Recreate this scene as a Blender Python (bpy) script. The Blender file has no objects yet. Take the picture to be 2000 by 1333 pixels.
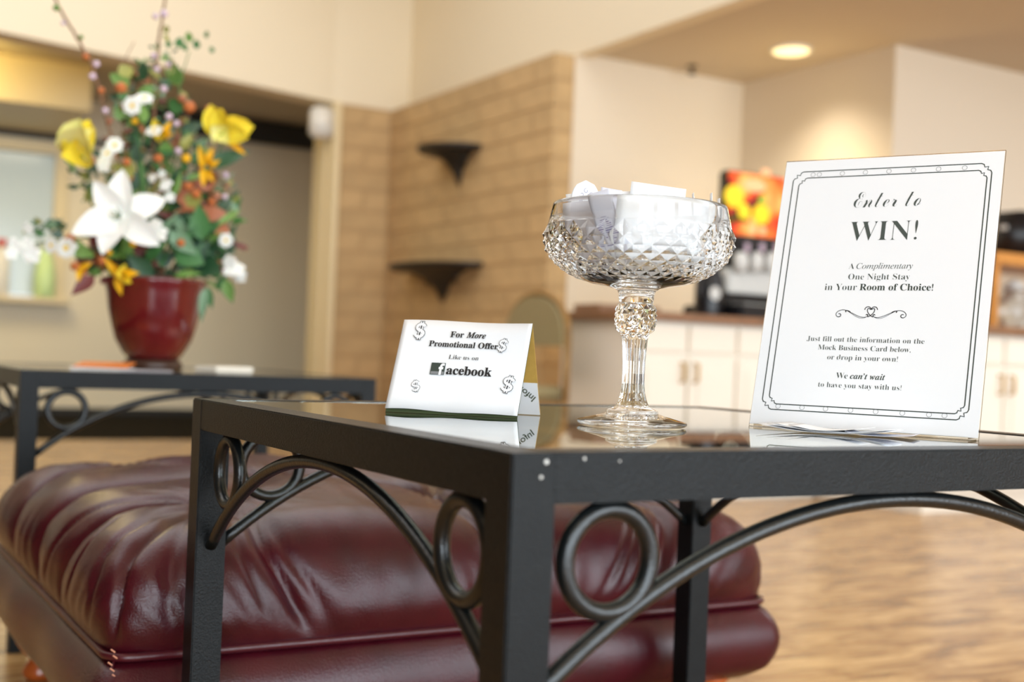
import bpy, bmesh, math, random
import numpy as np
from mathutils import Vector, Matrix, noise
random.seed(7)
S = bpy.context.scene
COL = S.collection
PI = math.pi
FPX = 2405.69            # focal length in pixels of the 2000 px wide frame
YAW, PITCH, ROLL, HC = 0.53174, 0.01246, 0.03862, 0.58
TZ = 0.5208              # height of the table tops

# ------------------------------------------------------------------ camera
def cam_rows():
    cp, sp = math.cos(PITCH), math.sin(PITCH)
    f = Vector((0, cp, sp)); u = Vector((0, -sp, cp)); r = Vector((1, 0, 0))
    c, s = math.cos(ROLL), math.sin(ROLL)
    r2 = c*r + s*u; u2 = -s*r + c*u
    def w(v): return Vector((v.x*math.cos(YAW) + v.y*math.sin(YAW), -v.x*math.sin(YAW) + v.y*math.cos(YAW), v.z))
    return w(r2), w(u2), w(f)
CR, CU, CF = cam_rows()
cam = bpy.data.cameras.new('camera'); cam_o = bpy.data.objects.new('camera', cam); COL.objects.link(cam_o)
cam.sensor_width = 36; cam.lens = FPX/2000*36; cam.clip_start = .01
m = Matrix.Identity(4)
for i in range(3):
    m[i][0] = CR[i]; m[i][1] = CU[i]; m[i][2] = -CF[i]
m[2][3] = HC
cam_o.matrix_world = m
cam.dof.use_dof = True; cam.dof.focus_distance = 1.15; cam.dof.aperture_fstop = 3.9
S.camera = cam_o
S.view_settings.view_transform = 'Standard'; S.view_settings.look = 'None'
S.view_settings.gamma = 1; S.view_settings.use_curve_mapping = False
S.view_settings.exposure = 0.18
S.cycles.use_denoising = True
S.cycles.max_bounces = 14; S.cycles.transmission_bounces = 14; S.cycles.transparent_max_bounces = 12
S.cycles.diffuse_bounces = 5; S.cycles.glossy_bounces = 6
S.cycles.sample_clamp_indirect = 6

def at(px, py, Y):
    """measured point of the photograph -> point of the plane at room depth Y"""
    d = CF + CR*((px-1000)/FPX) - CU*((py-666.5)/FPX)
    t = Y/d.y
    return Vector((d.x*t, Y, HC + d.z*t))

# ------------------------------------------------------------------ world and lights
wd = bpy.data.worlds.new('world'); S.world = wd; wd.use_nodes = True
bg = wd.node_tree.nodes['Background']; bg.inputs[0].default_value = (.80, .90, 1.0, 1); bg.inputs[1].default_value = 1.2

def area(name, loc, rot, sx, sy, e, col):
    l = bpy.data.lights.new(name, 'AREA'); l.shape = 'RECTANGLE'; l.size = sx; l.size_y = sy; l.energy = e; l.color = col
    o = bpy.data.objects.new(name, l); o.location = loc; o.rotation_euler = rot; COL.objects.link(o); return o
def point(name, loc, e, col, r=.05):
    l = bpy.data.lights.new(name, 'POINT'); l.energy = e; l.color = col; l.shadow_soft_size = r
    o = bpy.data.objects.new(name, l); o.location = loc; COL.objects.link(o); return o
DAY = (.80, .91, 1.0); WARM = (1.0, .80, .55)
for i, x in enumerate((-1.9, .5, 2.9, 5.3)):       # daylight through the four front windows behind the camera
    area('window_light', (x, -3.85, 1.33), (math.radians(90), 0, 0), 1.9, 2.5, 118, DAY)
area('lobby_fill', (0.6, 4.2, 3.4), (0, 0, 0), 4.5, 4.5, 104, (.90, .95, 1.0))  # unseen fill added to lift the ambient light on the far walls
area('alcove_fill', (5.6, 1.6, 2.12), (0, 0, 0), 1.6, 2.0, 48, (.95, .97, 1.0))  # unseen fill added to brighten the alcove and its floor

# ------------------------------------------------------------------ materials
def lin(c):
    return tuple(((x/255)/12.92 if x/255 <= .04045 else ((x/255+.055)/1.055)**2.4) for x in c) + (1,)
def mat(name, col, rough=.5, metal=0, spec=.5, var=0, vscale=20, bump=0, bscale=200, emit=None, es=0, coat=0, trans=0, ior=1.5, sheen=0, obvar=0, stretch=None, sss=0):
    m = bpy.data.materials.new(name); m.use_nodes = True
    nt = m.node_tree; b = nt.nodes['Principled BSDF']
    b.inputs['Base Color'].default_value = lin(col); b.inputs['Roughness'].default_value = rough
    b.inputs['Metallic'].default_value = metal; b.inputs['Specular IOR Level'].default_value = spec
    b.inputs['IOR'].default_value = ior; b.inputs['Transmission Weight'].default_value = trans
    b.inputs['Coat Weight'].default_value = coat; b.inputs['Coat Roughness'].default_value = .08
    if sheen: b.inputs['Sheen Weight'].default_value = sheen
    if sss: b.inputs['Subsurface Weight'].default_value = sss; b.inputs['Subsurface Scale'].default_value = .01
    tc = nt.nodes.new('ShaderNodeTexCoord')
    src = tc.outputs['Object']
    if stretch:
        mp = nt.nodes.new('ShaderNodeMapping'); mp.inputs['Scale'].default_value = stretch
        nt.links.new(src, mp.inputs[0]); src = mp.outputs[0]
    out = None
    if var or obvar:
        hsv = nt.nodes.new('ShaderNodeHueSaturation'); hsv.inputs['Color'].default_value = lin(col)
        val = None
        if var:
            n = nt.nodes.new('ShaderNodeTexNoise'); n.inputs['Scale'].default_value = vscale; n.inputs['Detail'].default_value = 5
            nt.links.new(src, n.inputs['Vector'])
            mr = nt.nodes.new('ShaderNodeMapRange'); mr.inputs['From Min'].default_value = .3; mr.inputs['From Max'].default_value = .7
            mr.inputs['To Min'].default_value = 1-var; mr.inputs['To Max'].default_value = 1+var
            nt.links.new(n.outputs['Fac'], mr.inputs['Value']); val = mr.outputs[0]
        if obvar:
            oi = nt.nodes.new('ShaderNodeObjectInfo')
            mr2 = nt.nodes.new('ShaderNodeMapRange'); mr2.inputs['To Min'].default_value = 1-obvar; mr2.inputs['To Max'].default_value = 1+obvar
            nt.links.new(oi.outputs['Random'], mr2.inputs['Value'])
            if val:
                mu = nt.nodes.new('ShaderNodeMath'); mu.operation = 'MULTIPLY'
                nt.links.new(val, mu.inputs[0]); nt.links.new(mr2.outputs[0], mu.inputs[1]); val = mu.outputs[0]
            else: val = mr2.outputs[0]
        nt.links.new(val, hsv.inputs['Value']); nt.links.new(hsv.outputs[0], b.inputs['Base Color'])
    if bump:
        n2 = nt.nodes.new('ShaderNodeTexNoise'); n2.inputs['Scale'].default_value = bscale; n2.inputs['Detail'].default_value = 3
        nt.links.new(src, n2.inputs['Vector'])
        bp = nt.nodes.new('ShaderNodeBump'); bp.inputs['Strength'].default_value = bump; bp.inputs['Distance'].default_value = .001
        nt.links.new(n2.outputs['Fac'], bp.inputs['Height']); nt.links.new(bp.outputs[0], b.inputs['Normal'])
    if emit:
        b.inputs['Emission Color'].default_value = lin(emit); b.inputs['Emission Strength'].default_value = es
    return m
M = {}
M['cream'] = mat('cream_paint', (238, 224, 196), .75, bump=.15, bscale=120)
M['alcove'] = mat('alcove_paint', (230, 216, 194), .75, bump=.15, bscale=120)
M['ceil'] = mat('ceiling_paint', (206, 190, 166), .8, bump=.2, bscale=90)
M['mortar'] = mat('mortar', (188, 156, 112), .9, bump=.4, bscale=150)
M['brick'] = mat('tan_block', (196, 164, 118), .88, var=.10, vscale=9, bump=.6, bscale=90, obvar=.06)
M['trim'] = mat('cream_trim', (228, 208, 165), .45)
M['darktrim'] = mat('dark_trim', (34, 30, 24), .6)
M['carpet'] = mat('dark_carpet', (30, 25, 17), 1.0, spec=.05, var=.15, vscale=30, bump=.5, bscale=300)
M['white'] = mat('white_plastic', (236, 230, 218), .4)
M['iron'] = mat('black_iron', (17, 19, 20), .28, var=.12, vscale=60, bump=.6, bscale=650, spec=.16)
M['rod'] = mat('iron_rod', (18, 21, 22), .28, var=.1, vscale=40, bump=.3, bscale=300, spec=.5)
M['glass'] = mat('table_glass', (228, 240, 232), 0.0, trans=1, ior=1.52)
M['crystal'] = mat('crystal_glass', (252, 253, 253), 0.0, trans=1, ior=1.5)
M['acrylic'] = mat('clear_acrylic', (250, 250, 246), 0.02, trans=1, ior=1.49)
M['paper'] = mat('white_paper', (239, 240, 243), .6, spec=.3)
M['paperg'] = mat('grey_paper', (206, 205, 214), .7, spec=.2)
M['ink'] = mat('black_ink', (28, 26, 28), .6)
M['inkg'] = mat('green_grey_ink', (52, 62, 56), .6)
M['inkmid'] = mat('grey_ink', (70, 78, 74), .6)
M['inklight'] = mat('pale_grey_ink', (128, 130, 132), .6)
M['inkblue'] = mat('violet_ink', (118, 108, 150), .6)
M['kraft'] = mat('kraft_board', (190, 150, 70), .7, var=.12, vscale=60)
M['green'] = mat('olive_board', (58, 70, 40), .6)
M['leather'] = mat('burgundy_leather', (64, 12, 22), .25, var=.28, vscale=14, bump=.6, bscale=480, spec=.42)
M['welt'] = mat('burgundy_piping', (72, 16, 26), .3, bump=.3, bscale=500)
M['thread'] = mat('pale_thread', (214, 150, 120), .8)
M['wood'] = mat('orange_wood', (176, 84, 32), .25, var=.2, vscale=30, coat=.4, stretch=(1, 1, .2))
M['pot'] = mat('burgundy_glaze', (98, 18, 22), .16, var=.14, vscale=18, coat=.6)
M['potfoot'] = mat('brown_ring', (62, 38, 28), .35)
M['soil'] = mat('moss', (52, 48, 28), .9)
M['cab'] = mat('white_cabinet', (240, 232, 218), .4)
M['laminate'] = mat('brown_laminate', (140, 102, 74), .4, var=.15, vscale=30)
M['black'] = mat('black_plastic', (22, 21, 24), .35)
M['steel'] = mat('pale_steel', (214, 214, 210), .3)
M['chair'] = mat('olive_upholstery', (150, 136, 98), .85, bump=.3, bscale=200)
M['chairwood'] = mat('chair_wood', (150, 112, 58), .45)
M['orange'] = mat('orange_cover', (226, 128, 50), .5)
M['shelf'] = mat('dark_shelf', (36, 32, 28), .5)
M['can'] = mat('lamp_diffuser', (255, 240, 190), .5, emit=(255, 238, 180), es=1.3)
M['shade'] = mat('lamp_shade', (250, 226, 150), .6, emit=(255, 220, 130), es=1.2)
M['oak'] = mat('orange_oak', (206, 142, 70), .4, var=.12, vscale=20)
M['jar'] = mat('jar_glass', (240, 240, 236), .02, trans=.9)
def petalmat(n, c, **k): return mat(n, c, .55, spec=.3, sss=.15, var=.08, vscale=60, **k)
M['lily'] = petalmat('white_petal', (238, 236, 230))
M['yellow'] = petalmat('yellow_petal', (244, 222, 70))
M['paleyellow'] = petalmat('pale_yellow_petal', (244, 238, 160))
M['gold'] = petalmat('gold_petal', (232, 176, 24))
M['orangep'] = petalmat('orange_petal', (186, 106, 56))
M['lilac'] = petalmat('lilac_bud', (206, 184, 200))
M['eye'] = petalmat('flower_eye', (238, 196, 30))
LEAFC = [(66, 116, 62), (104, 142, 66), (40, 78, 48), (116, 148, 116), (146, 146, 72), (156, 92, 60), (112, 48, 46), (176, 108, 76), (78, 106, 88)]
for i, c in enumerate(LEAFC): M['leaf%d' % i] = mat('leaf_green_%d' % i if i < 5 else 'leaf_brown_%d' % i, c, .5, var=.2, vscale=50, obvar=.12)
M['stem'] = mat('brown_stem', (134, 98, 70), .7)
M['gstem'] = mat('green_stem', (70, 112, 48), .55)

def floor_mat():
    m = bpy.data.materials.new('wood_look_floor'); m.use_nodes = True; nt = m.node_tree; b = nt.nodes['Principled BSDF']
    tc = nt.nodes.new('ShaderNodeTexCoord'); mp = nt.nodes.new('ShaderNodeMapping')
    mp.inputs['Rotation'].default_value = (0, 0, math.radians(-8)); mp.inputs['Scale'].default_value = (1.3, 5.5, 1)
    nt.links.new(tc.outputs['Object'], mp.inputs[0])
    n = nt.nodes.new('ShaderNodeTexNoise'); n.inputs['Scale'].default_value = 3.2; n.inputs['Detail'].default_value = 7; n.inputs['Roughness'].default_value = .62; n.inputs['Distortion'].default_value = .8
    nt.links.new(mp.outputs[0], n.inputs['Vector'])
    r = nt.nodes.new('ShaderNodeValToRGB'); e = r.color_ramp.elements
    e[0].position = .34; e[0].color = lin((112, 76, 40)); e[1].position = .62; e[1].color = lin((204, 166, 112))
    x = r.color_ramp.elements.new(.47); x.color = lin((164, 122, 72))
    nt.links.new(n.outputs['Fac'], r.inputs[0]); nt.links.new(r.outputs[0], b.inputs['Base Color'])
    b.inputs['Roughness'].default_value = .27
    return m
M['floor'] = floor_mat()

# ------------------------------------------------------------------ helpers
ORG = {}
def tagp(o, label=None, cat=None, group=None, kind=None):
    for k, v in (('label', label), ('category', cat), ('group', group), ('kind', kind)):
        if v: o[k] = v
    return o
def thing(name, label, cat, loc, group=None):
    o = bpy.data.objects.new(name, None); o.empty_display_size = .05; COL.objects.link(o); o.location = loc
    ORG[o.name] = Vector(loc); return tagp(o, label, cat, group)
def org(p): return ORG.get(p.name, Vector((0, 0, 0))) if p else Vector((0, 0, 0))
def link(name, me, mt, parent=None, smooth=False, loc=None, rot=None):
    o = bpy.data.objects.new(name, me); COL.objects.link(o)
    if mt is not None and not me.materials: me.materials.append(M[mt] if isinstance(mt, str) else mt)
    if parent: o.parent = parent; ORG[o.name] = org(parent)
    else: ORG[o.name] = Vector((0, 0, 0))
    if loc is not None: o.location = Vector(loc) - org(parent)
    if rot is not None: o.rotation_euler = rot
    if smooth: me.polygons.foreach_set('use_smooth', [True]*len(me.polygons))
    return o
def mesh(vs, fs, off=Vector((0, 0, 0))):
    me = bpy.data.meshes.new('m'); me.from_pydata([tuple(Vector(v)-off) for v in vs], [], fs); me.validate(); me.update(); return me
def ob(name, vs, fs, mt, parent=None, smooth=False):
    """verts in world coordinates; a top-level mesh gets its origin at its base"""
    if parent: return link(name, mesh(vs, fs, org(parent)), mt, parent, smooth)
    xs = [v[0] for v in vs]; ys = [v[1] for v in vs]; zs = [v[2] for v in vs]
    o0 = Vector(((min(xs)+max(xs))/2, (min(ys)+max(ys))/2, min(zs)))
    o = link(name, mesh(vs, fs, o0), mt, None, smooth); o.location = o0; ORG[o.name] = o0; return o
class MB:
    def __init__(s): s.v = []; s.f = []
    def add(s, vs, fs):
        n = len(s.v); s.v += [Vector(v) for v in vs]; s.f += [tuple(i+n for i in f) for f in fs]; return s
    def box(s, x0, x1, y0, y1, z0, z1, bev=0):
        if not bev:
            v = [(x0, y0, z0), (x1, y0, z0), (x1, y1, z0), (x0, y1, z0), (x0, y0, z1), (x1, y0, z1), (x1, y1, z1), (x0, y1, z1)]
            return s.add(v, [(0, 3, 2, 1), (4, 5, 6, 7), (0, 1, 5, 4), (1, 2, 6, 5), (2, 3, 7, 6), (3, 0, 4, 7)])
        bm = bmesh.new(); bmesh.ops.create_cube(bm, size=1)
        for q in bm.verts: q.co = Vector(((x0+x1)/2+q.co.x*(x1-x0), (y0+y1)/2+q.co.y*(y1-y0), (z0+z1)/2+q.co.z*(z1-z0)))
        bmesh.ops.bevel(bm, geom=bm.edges[:]+bm.verts[:], offset=bev, segments=2, affect='EDGES')
        bm.verts.index_update(); v = [q.co.copy() for q in bm.verts]; f = [tuple(q.index for q in g.verts) for g in bm.faces]; bm.free()
        return s.add(v, f)
    def xf(s, mtx):
        s.v = [mtx @ v for v in s.v]; return s
    def tube(s, pts, r, n=10, closed=False, cap=True):
        pts = [Vector(p) for p in pts]; L = len(pts); rs = r if isinstance(r, (list, tuple)) else [r]*L
        vs = []; fs = []; up = None
        for i, p in enumerate(pts):
            a = pts[(i-1) % L] if (closed or i > 0) else p; b = pts[(i+1) % L] if (closed or i < L-1) else p
            t = (b-a).normalized()
            if up is None:
                up = Vector((0, 0, 1)) if abs(t.z) < .9 else Vector((1, 0, 0))
            x = t.cross(up).normalized(); y = x.cross(t).normalized(); up = y
            for k in range(n):
                an = 2*PI*k/n; vs.append(p + (x*math.cos(an)+y*math.sin(an))*rs[i])
        for i in range(L if closed else L-1):
            j = (i+1) % L
            for k in range(n):
                fs.append((i*n+k, i*n+(k+1) % n, j*n+(k+1) % n, j*n+k))
        if not closed and cap:
            fs.append(tuple(range(n))[::-1]); fs.append(tuple((L-1)*n+k for k in range(n)))
        return s.add(vs, fs)
    def lathe(s, prof, c, n=32):
        c = Vector(c); vs = []; fs = []
        for r, z in prof:
            for k in range(n): a = 2*PI*k/n; vs.append(c+Vector((r*math.cos(a), r*math.sin(a), z)))
        for i in range(len(prof)-1):
            for k in range(n): fs.append((i*n+k, i*n+(k+1) % n, (i+1)*n+(k+1) % n, (i+1)*n+k))
        fs.append(tuple(range(n))[::-1]); fs.append(tuple((len(prof)-1)*n+k for k in range(n)))
        return s.add(vs, fs)
    def put(s, name, mt, parent=None, smooth=False): return ob(name, s.v, s.f, mt, parent, smooth)
def struct(o): o['kind'] = 'structure'; return o
def box(name, b, mt, parent=None, bev=0): return MB().box(*b, bev=bev).put(name, mt, parent)

# ------------------------------------------------------------------ the setting
XB, XF, YA, YC = 3.366, 3.490, 7.396, 5.395
ZC = 2.185
struct(box('floor', (-3.5, 9, -4, YA+.02, -.1, 0), 'floor'))
struct(box('floor_carpet', (-3.5, 9, YA+.02, 10.1, -.1, .004), 'carpet'))
struct(box('ceiling', (-3.5, XF+.1, -4, 7.8, 3.5, 3.6), 'cream'))
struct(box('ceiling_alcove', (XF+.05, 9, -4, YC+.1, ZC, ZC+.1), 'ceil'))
struct(box('wall_fascia', (XF, XF+.09, -4, YA, ZC-.02, 3.5), 'cream'))
struct(box('wall_left', (-3.6, -3.5, -4, 10.1, 0, 3.6), mat('unseen_dark_brown', (70, 56, 42), .6)))  # unseen wall, made dark so the left-facing iron reflects little light
struct(box('wall_far_right', (9, 9.1, -4, 10.1, 0, 3.6), 'cream'))
# front wall behind the camera, with four window openings
mb = MB()
xs = [-3.6, -2.85, -.95, -.45, 1.45, 1.95, 3.85, 4.35, 6.25, 9]
for i in range(0, 9):
    if i % 2 == 0: mb.box(xs[i], xs[i+1], -4.1, -4, 0, 3.6)
    else: mb.box(xs[i], xs[i+1], -4.1, -4, 0, .06); mb.box(xs[i], xs[i+1], -4.1, -4, 2.6, 3.6)
struct(mb.put('wall_front', 'cream'))
# wall A: brick return beside the opening and the cream wall above it
struct(box('wall_back_upper', (3.006-.053, XF+.1, YA, YA+.24, 2.165, 3.5), 'cream'))
wr = struct(box('wall_back_return', (3.006, XF, YA+.005, YA+.24, 0, 2.165), 'mortar'))
# angled header over the opening: starts at the casing and comes forward to the left
dx, dy = -.970, -.243
p0 = Vector((2.953, YA, 0)); p1 = p0 + Vector((dx, dy, 0))*6.65; nn = Vector((-dy, dx, 0))*-.18
q0, q1 = p0+Vector((0, .2, 0)), p1+Vector((0, .2, 0))
vs = []
for z in (2.165, 3.5):
    for p in (p0, q0, q1, p1): vs.append((p.x, p.y, z))
struct(ob('wall_header', vs, [(0, 1, 2, 3), (7, 6, 5, 4), (0, 4, 5, 1), (1, 5, 6, 2), (2, 6, 7, 3), (3, 7, 4, 0)], 'cream'))
# wall B core (mortar) and cream wall above, standing back from the bricks
wbr = struct(box('wall_right', (XB+.005, XF+.02, YC+.005, YA+.01, 0, 2.165), 'mortar'))
bw = {}
def brick(parent, x0, x1, y0, y1, z0, z1):
    k = (round(x1-x0, 3), round(y1-y0, 3), round(z1-z0, 3))
    if k not in bw:
        t = MB().box(-k[0]/2, k[0]/2, -k[1]/2, k[1]/2, -k[2]/2, k[2]/2, bev=.006)
        bw[k] = mesh(t.v, t.f)
    link('brick', bw[k], 'brick', parent, loc=((x0+x1)/2, (y0+y1)/2, (z0+z1)/2))
RH = 2.16/16; G = .007
for r in range(16):
    z0, z1 = r*RH+G/2, (r+1)*RH-G/2
    n = 5; L = (YA-YC)/5
    cuts = [YC+L*i for i in range(6)] if r % 2 == 0 else [YC, YC+L/2] + [YC+L/2+L*i for i in range(1, 5)] + [YA]
    for a, b in zip(cuts[:-1], cuts[1:]):
        brick(wbr, XB, XF+.001, a+(G/2 if a > YC else 0), b-G/2, z0, z1)
    cuts = [3.006, 3.366] if r % 2 == 0 else [3.006, 3.19, 3.366]
    for a, b in zip(cuts[:-1], cuts[1:]): brick(wr, a+G/2, b-G/2, YA, YA+.1, z0, z1)
# casing of the opening
tj = struct(box('trim_1', (2.953, 3.006, YA-.03, YA+.245, 0, 2.165), 'trim', bev=.004))
struct(box('trim_2', (2.93, 2.953, YA+.06, YA+.245, 0, 2.165), 'trim', bev=.003))
# alcove walls C, D, E
struct(box('wall_alcove_back', (XF+.002, 4.70, YC, YC+.1, 0, 3.5), 'alcove'))
struct(box('wall_alcove_side', (4.635, 4.735, 4.272, YC, 0, ZC), 'alcove'))
struct(box('wall_alcove_right', (4.735, 9, 4.272, 4.372, 0, ZC), 'alcove'))
# left room
Y2 = 9.80
wl = struct(box('wall_window', (1.76, 6, Y2, Y2+.1, 0, 2.6), 'cream'))
mb = MB(); mb.box(-3.5, 1.76, Y2, Y2+.1, 0, .88).box(-3.5, 1.76, Y2, Y2+.1, 1.97, 2.6).box(-3.5, -.4, Y2, Y2+.1, .88, 1.97)
struct(mb.put('wall_window_left', 'cream'))
struct(box('wall_room_right', (6, 6.1, YA+.2, 10, 0, 2.6), 'cream'))
struct(box('ceiling_room', (2.953, 6, YA+.2, 10, 2.42, 2.5), 'ceil'))
vs = [(x, y, z) for z in (2.42, 2.5) for x, y in ((2.953, YA+.05), (2.953, 10), (-3.5, 10), (-3.5, 5.85))]
struct(ob('ceiling_room_left', vs, [(0, 1, 2, 3), (7, 6, 5, 4), (0, 4, 5, 1), (1, 5, 6, 2), (2, 6, 7, 3), (3, 7, 4, 0)], 'ceil'))
struct(box('baseboard_back', (-3.5, 6, Y2-.02, Y2, 0, .06), 'darktrim'))
struct(box('trim_3', (-3.5, 1.70, 8.6, Y2, 2.12, 2.42), 'trim'))             # dropped soffit
struct(box('trim_4', (-3.5, 2.5, Y2-.03, Y2, 2.075, 2.119), 'darktrim'))       # dark line under it
gr = thing('dark_strip', 'dark box along top of far wall behind the flowers', 'strip', (3.3, Y2-.12, 2.25))  # plain dark box with a thin strip under it, below the ceiling
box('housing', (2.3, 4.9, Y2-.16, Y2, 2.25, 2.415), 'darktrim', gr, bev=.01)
box('lower_strip', (2.3, 4.9, Y2-.13, Y2-.09, 2.235, 2.25), 'darktrim', gr)
# window with pane, frame, sill
M['pane'] = mat('daylit_pane', (150, 158, 154), .15, emit=(176, 184, 178), es=.42)
wn = struct(box('window_1', (-.4, 1.70, Y2+.05, Y2+.06, .9, 1.97), 'pane'))
for b in ((1.70, 1.80, Y2-.03, Y2+.05, .887, 1.968), (-.5, -.4, Y2-.03, Y2+.05, .887, 1.968), (-.5, 1.80, Y2-.03, Y2+.05, 1.97, 2.05), (.6, .64, Y2, Y2+.05, .9, 1.97)):
    box('window_frame', b, 'trim', wn, bev=.004)
box('window_sill', (-.5, 1.82, Y2-.14, Y2+.05, .84, .885), 'trim', wn, bev=.004)
box('window_blind', (-.4, 1.70, Y2+.02, Y2+.045, 1.27, 1.30), 'steel', wn)
# warm fixture on the left room's ceiling
lf = thing('ceiling_fixture', 'warm ceiling light fixture behind header at far left', 'light', (.75, 8.15, 2.42))
MB().lathe([(.16, -.02), (.16, 0)], (.75, 8.15, 2.42), 24).put('base_plate', 'white', lf)
MB().lathe([(.02, -.075), (.10, -.065), (.14, -.04), (.15, -.02)], (.75, 8.15, 2.42), 24).put('diffuser', 'shade', lf, True)
point('fixture_bulb', (.75, 8.15, 2.26), 15, (1.0, .80, .30), .08)
area('left_room_light', (1.2, 8.8, 2.10), (0, 0, 0), 1.2, .5, 15, (1, .86, .58))
# smoke detector-like box at the top of the casing
db = thing('door_chime', 'white rounded box fixed at top of the cream casing', 'chime', (2.87, YA-.02, 1.925))
MB().box(2.805, 2.953, YA-.05, YA+.05, 1.925, 2.12, bev=.02).put('cover', 'white', db, True)
for i in range(3): box('vent_slot', (2.83, 2.93, YA-.053, YA-.049, 1.96+i*.02, 1.967+i*.02), 'steel', db)

# shelves on the brick wall
def wall_shelf(y0, y1, z, dp, label):
    yc = (y0+y1)/2; hw = (y1-y0)/2
    t = thing('wall_shelf', label, 'shelf', (XB, yc, z-.2), 'demilune shelves on the block wall')
    vs = []; n = 24
    for zz in (z-.028, z-.012, z):
        k = .96 if zz == z-.028 else 1
        vs += [(XB-dp*k*math.sin(PI*i/n), yc-hw*k*math.cos(PI*i/n), zz) for i in range(n+1)]
    fs = [tuple(range(n+1))[::-1], tuple(2*(n+1)+i for i in range(n+1))]
    for l in range(2):
        for i in range(n): fs.append((l*(n+1)+i, l*(n+1)+i+1, (l+1)*(n+1)+i+1, (l+1)*(n+1)+i))
        fs.append((l*(n+1)+n, l*(n+1), (l+1)*(n+1), (l+1)*(n+1)+n))
    ob('top', vs, fs, 'shelf', t)
    # carved corbel under the top
    prof = [(.78, -.028), (.62, -.05), (.44, -.07), (.30, -.10), (.20, -.13), (.12, -.17), (.04, -.215)]
    vs = []
    for k, dz in prof: vs += [(XB-dp*k*math.sin(PI*i/n), yc-hw*k*.8*math.cos(PI*i/n), z+dz) for i in range(n+1)]
    fs = [tuple((len(prof)-1)*(n+1)+i for i in range(n+1))[::-1]]
    for l in range(len(prof)-1):
        for i in range(n): fs.append((l*(n+1)+i, (l+1)*(n+1)+i, (l+1)*(n+1)+i+1, l*(n+1)+i+1))
    ob('corbel', vs, fs, 'shelf', t, True)
    for s in (-1, 1):
        MB().tube([(XB-.012, yc+s*hw*.42, z-.03), (XB-.03, yc+s*hw*.40, z-.07), (XB-.012, yc+s*hw*.36, z-.12)], [.012, .012, .004], 8).put('scroll', 'shelf', t, True)
wall_shelf(6.15, 6.65, 1.785, .26, 'upper dark half-round wall shelf with carved corbel on tan block wall')
wall_shelf(6.075, 7.025, 1.105, .30, 'lower and wider dark half-round wall shelf on tan block wall')

# recessed light and sprinkler of the alcove ceiling
rl = thing('recessed_light', 'round recessed ceiling light glowing above the drinks counter', 'light', (4.309, 4.66, ZC-.01))
MB().lathe([(.105, -.010), (.105, 0)], (4.309, 4.66, ZC), 32).put('trim_ring', 'white', rl)
MB().lathe([(.088, -.016), (.09, -.010)], (4.309, 4.66, ZC), 32).put('diffuser', 'can', rl)
l = bpy.data.lights.new('recessed_spot', 'SPOT'); l.energy = 19; l.spot_size = 2.2; l.spot_blend = .8; l.color = (1, .90, .74); l.shadow_soft_size = .08
o = bpy.data.objects.new('recessed_spot', l); o.location = (4.309, 4.66, ZC-.04); COL.objects.link(o)
sp = thing('sprinkler', 'small dark sprinkler head on alcove ceiling left of recessed light', 'sprinkler', (4.15, 5.25, ZC-.05))
MB().lathe([(.004, -.05), (.022, -.045), (.022, -.04), (.006, -.03), (.006, -.006), (.03, -.004), (.03, 0)], (4.15, 5.25, ZC), 16).put('body', 'shelf', sp)
sc = thing('wall_sconce', 'warm wall sconce hidden mostly behind the white sign', 'light', (4.56, 4.62, 1.30))
MB().lathe([(.05, 0), (.075, .14)], (4.55, 4.62, 1.32), 24).put('shade', 'shade', sc, True)
box('bracket', (4.545, 4.635, 4.605, 4.635, 1.30, 1.33), 'shelf', sc)
point('sconce_bulb', (4.48, 4.62, 1.46), 4.6, (1, .80, .42), .06)

# ------------------------------------------------------------------ counters
SZ = .785
def cabinet(name, label, x0, x1, y0, y1, doors, axis_front=True, group=None):
    t = thing(name, label, 'cabinet', ((x0+x1)/2, (y0+y1)/2, 0), group)
    box('body', (x0, x1, y0+.02, y1, .08, SZ-.035), 'cab', t, bev=.003)
    box('toe_kick', (x0+.02, x1, y0+.07, y1-.02, 0, .08), 'cab', t)
    w = (x1-x0)/doors
    for i in range(doors):
        a, b = x0+w*i+.006, x0+w*(i+1)-.006
        d = box('drawer', (a, b, y0, y0+.02, .625, SZ-.05), 'cab', t, bev=.004)
        d = box('door', (a, b, y0, y0+.02, .10, .605), 'cab', t, bev=.004)
        box('door_panel', (a+.045, b-.045, y0-.005, y0, .15, .555), 'cab', d, bev=.003)
        hx = b-.03 if i % 2 == 0 else a+.03
        MB().tube([(hx, y0, .50), (hx, y0-.025, .505), (hx, y0-.025, .575), (hx, y0, .58)], .006, 8).put('handle', 'kraft', d, True)
    return t
cabinet('base_cabinet', 'white base cabinet run under the coffee machine', 2.96, 4.02, 4.036, 4.60, 4)
cabinet('base_cabinet', 'white base cabinet run at far right beyond the sign', 4.02, 6.1, 3.43, 4.26, 5)
box('worktop', (2.92, 4.02, 4.0, 4.64, SZ-.035, SZ), 'laminate', bev=.004)
tagp(bpy.data.objects['worktop'], 'brown laminate worktop carrying the coffee machine', 'worktop')
tagp(box('worktop', (4.02, 6.12, 3.40, 4.27, SZ-.035, SZ), 'laminate', bev=.004), 'brown laminate worktop at far right behind the sign', 'worktop')

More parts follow.
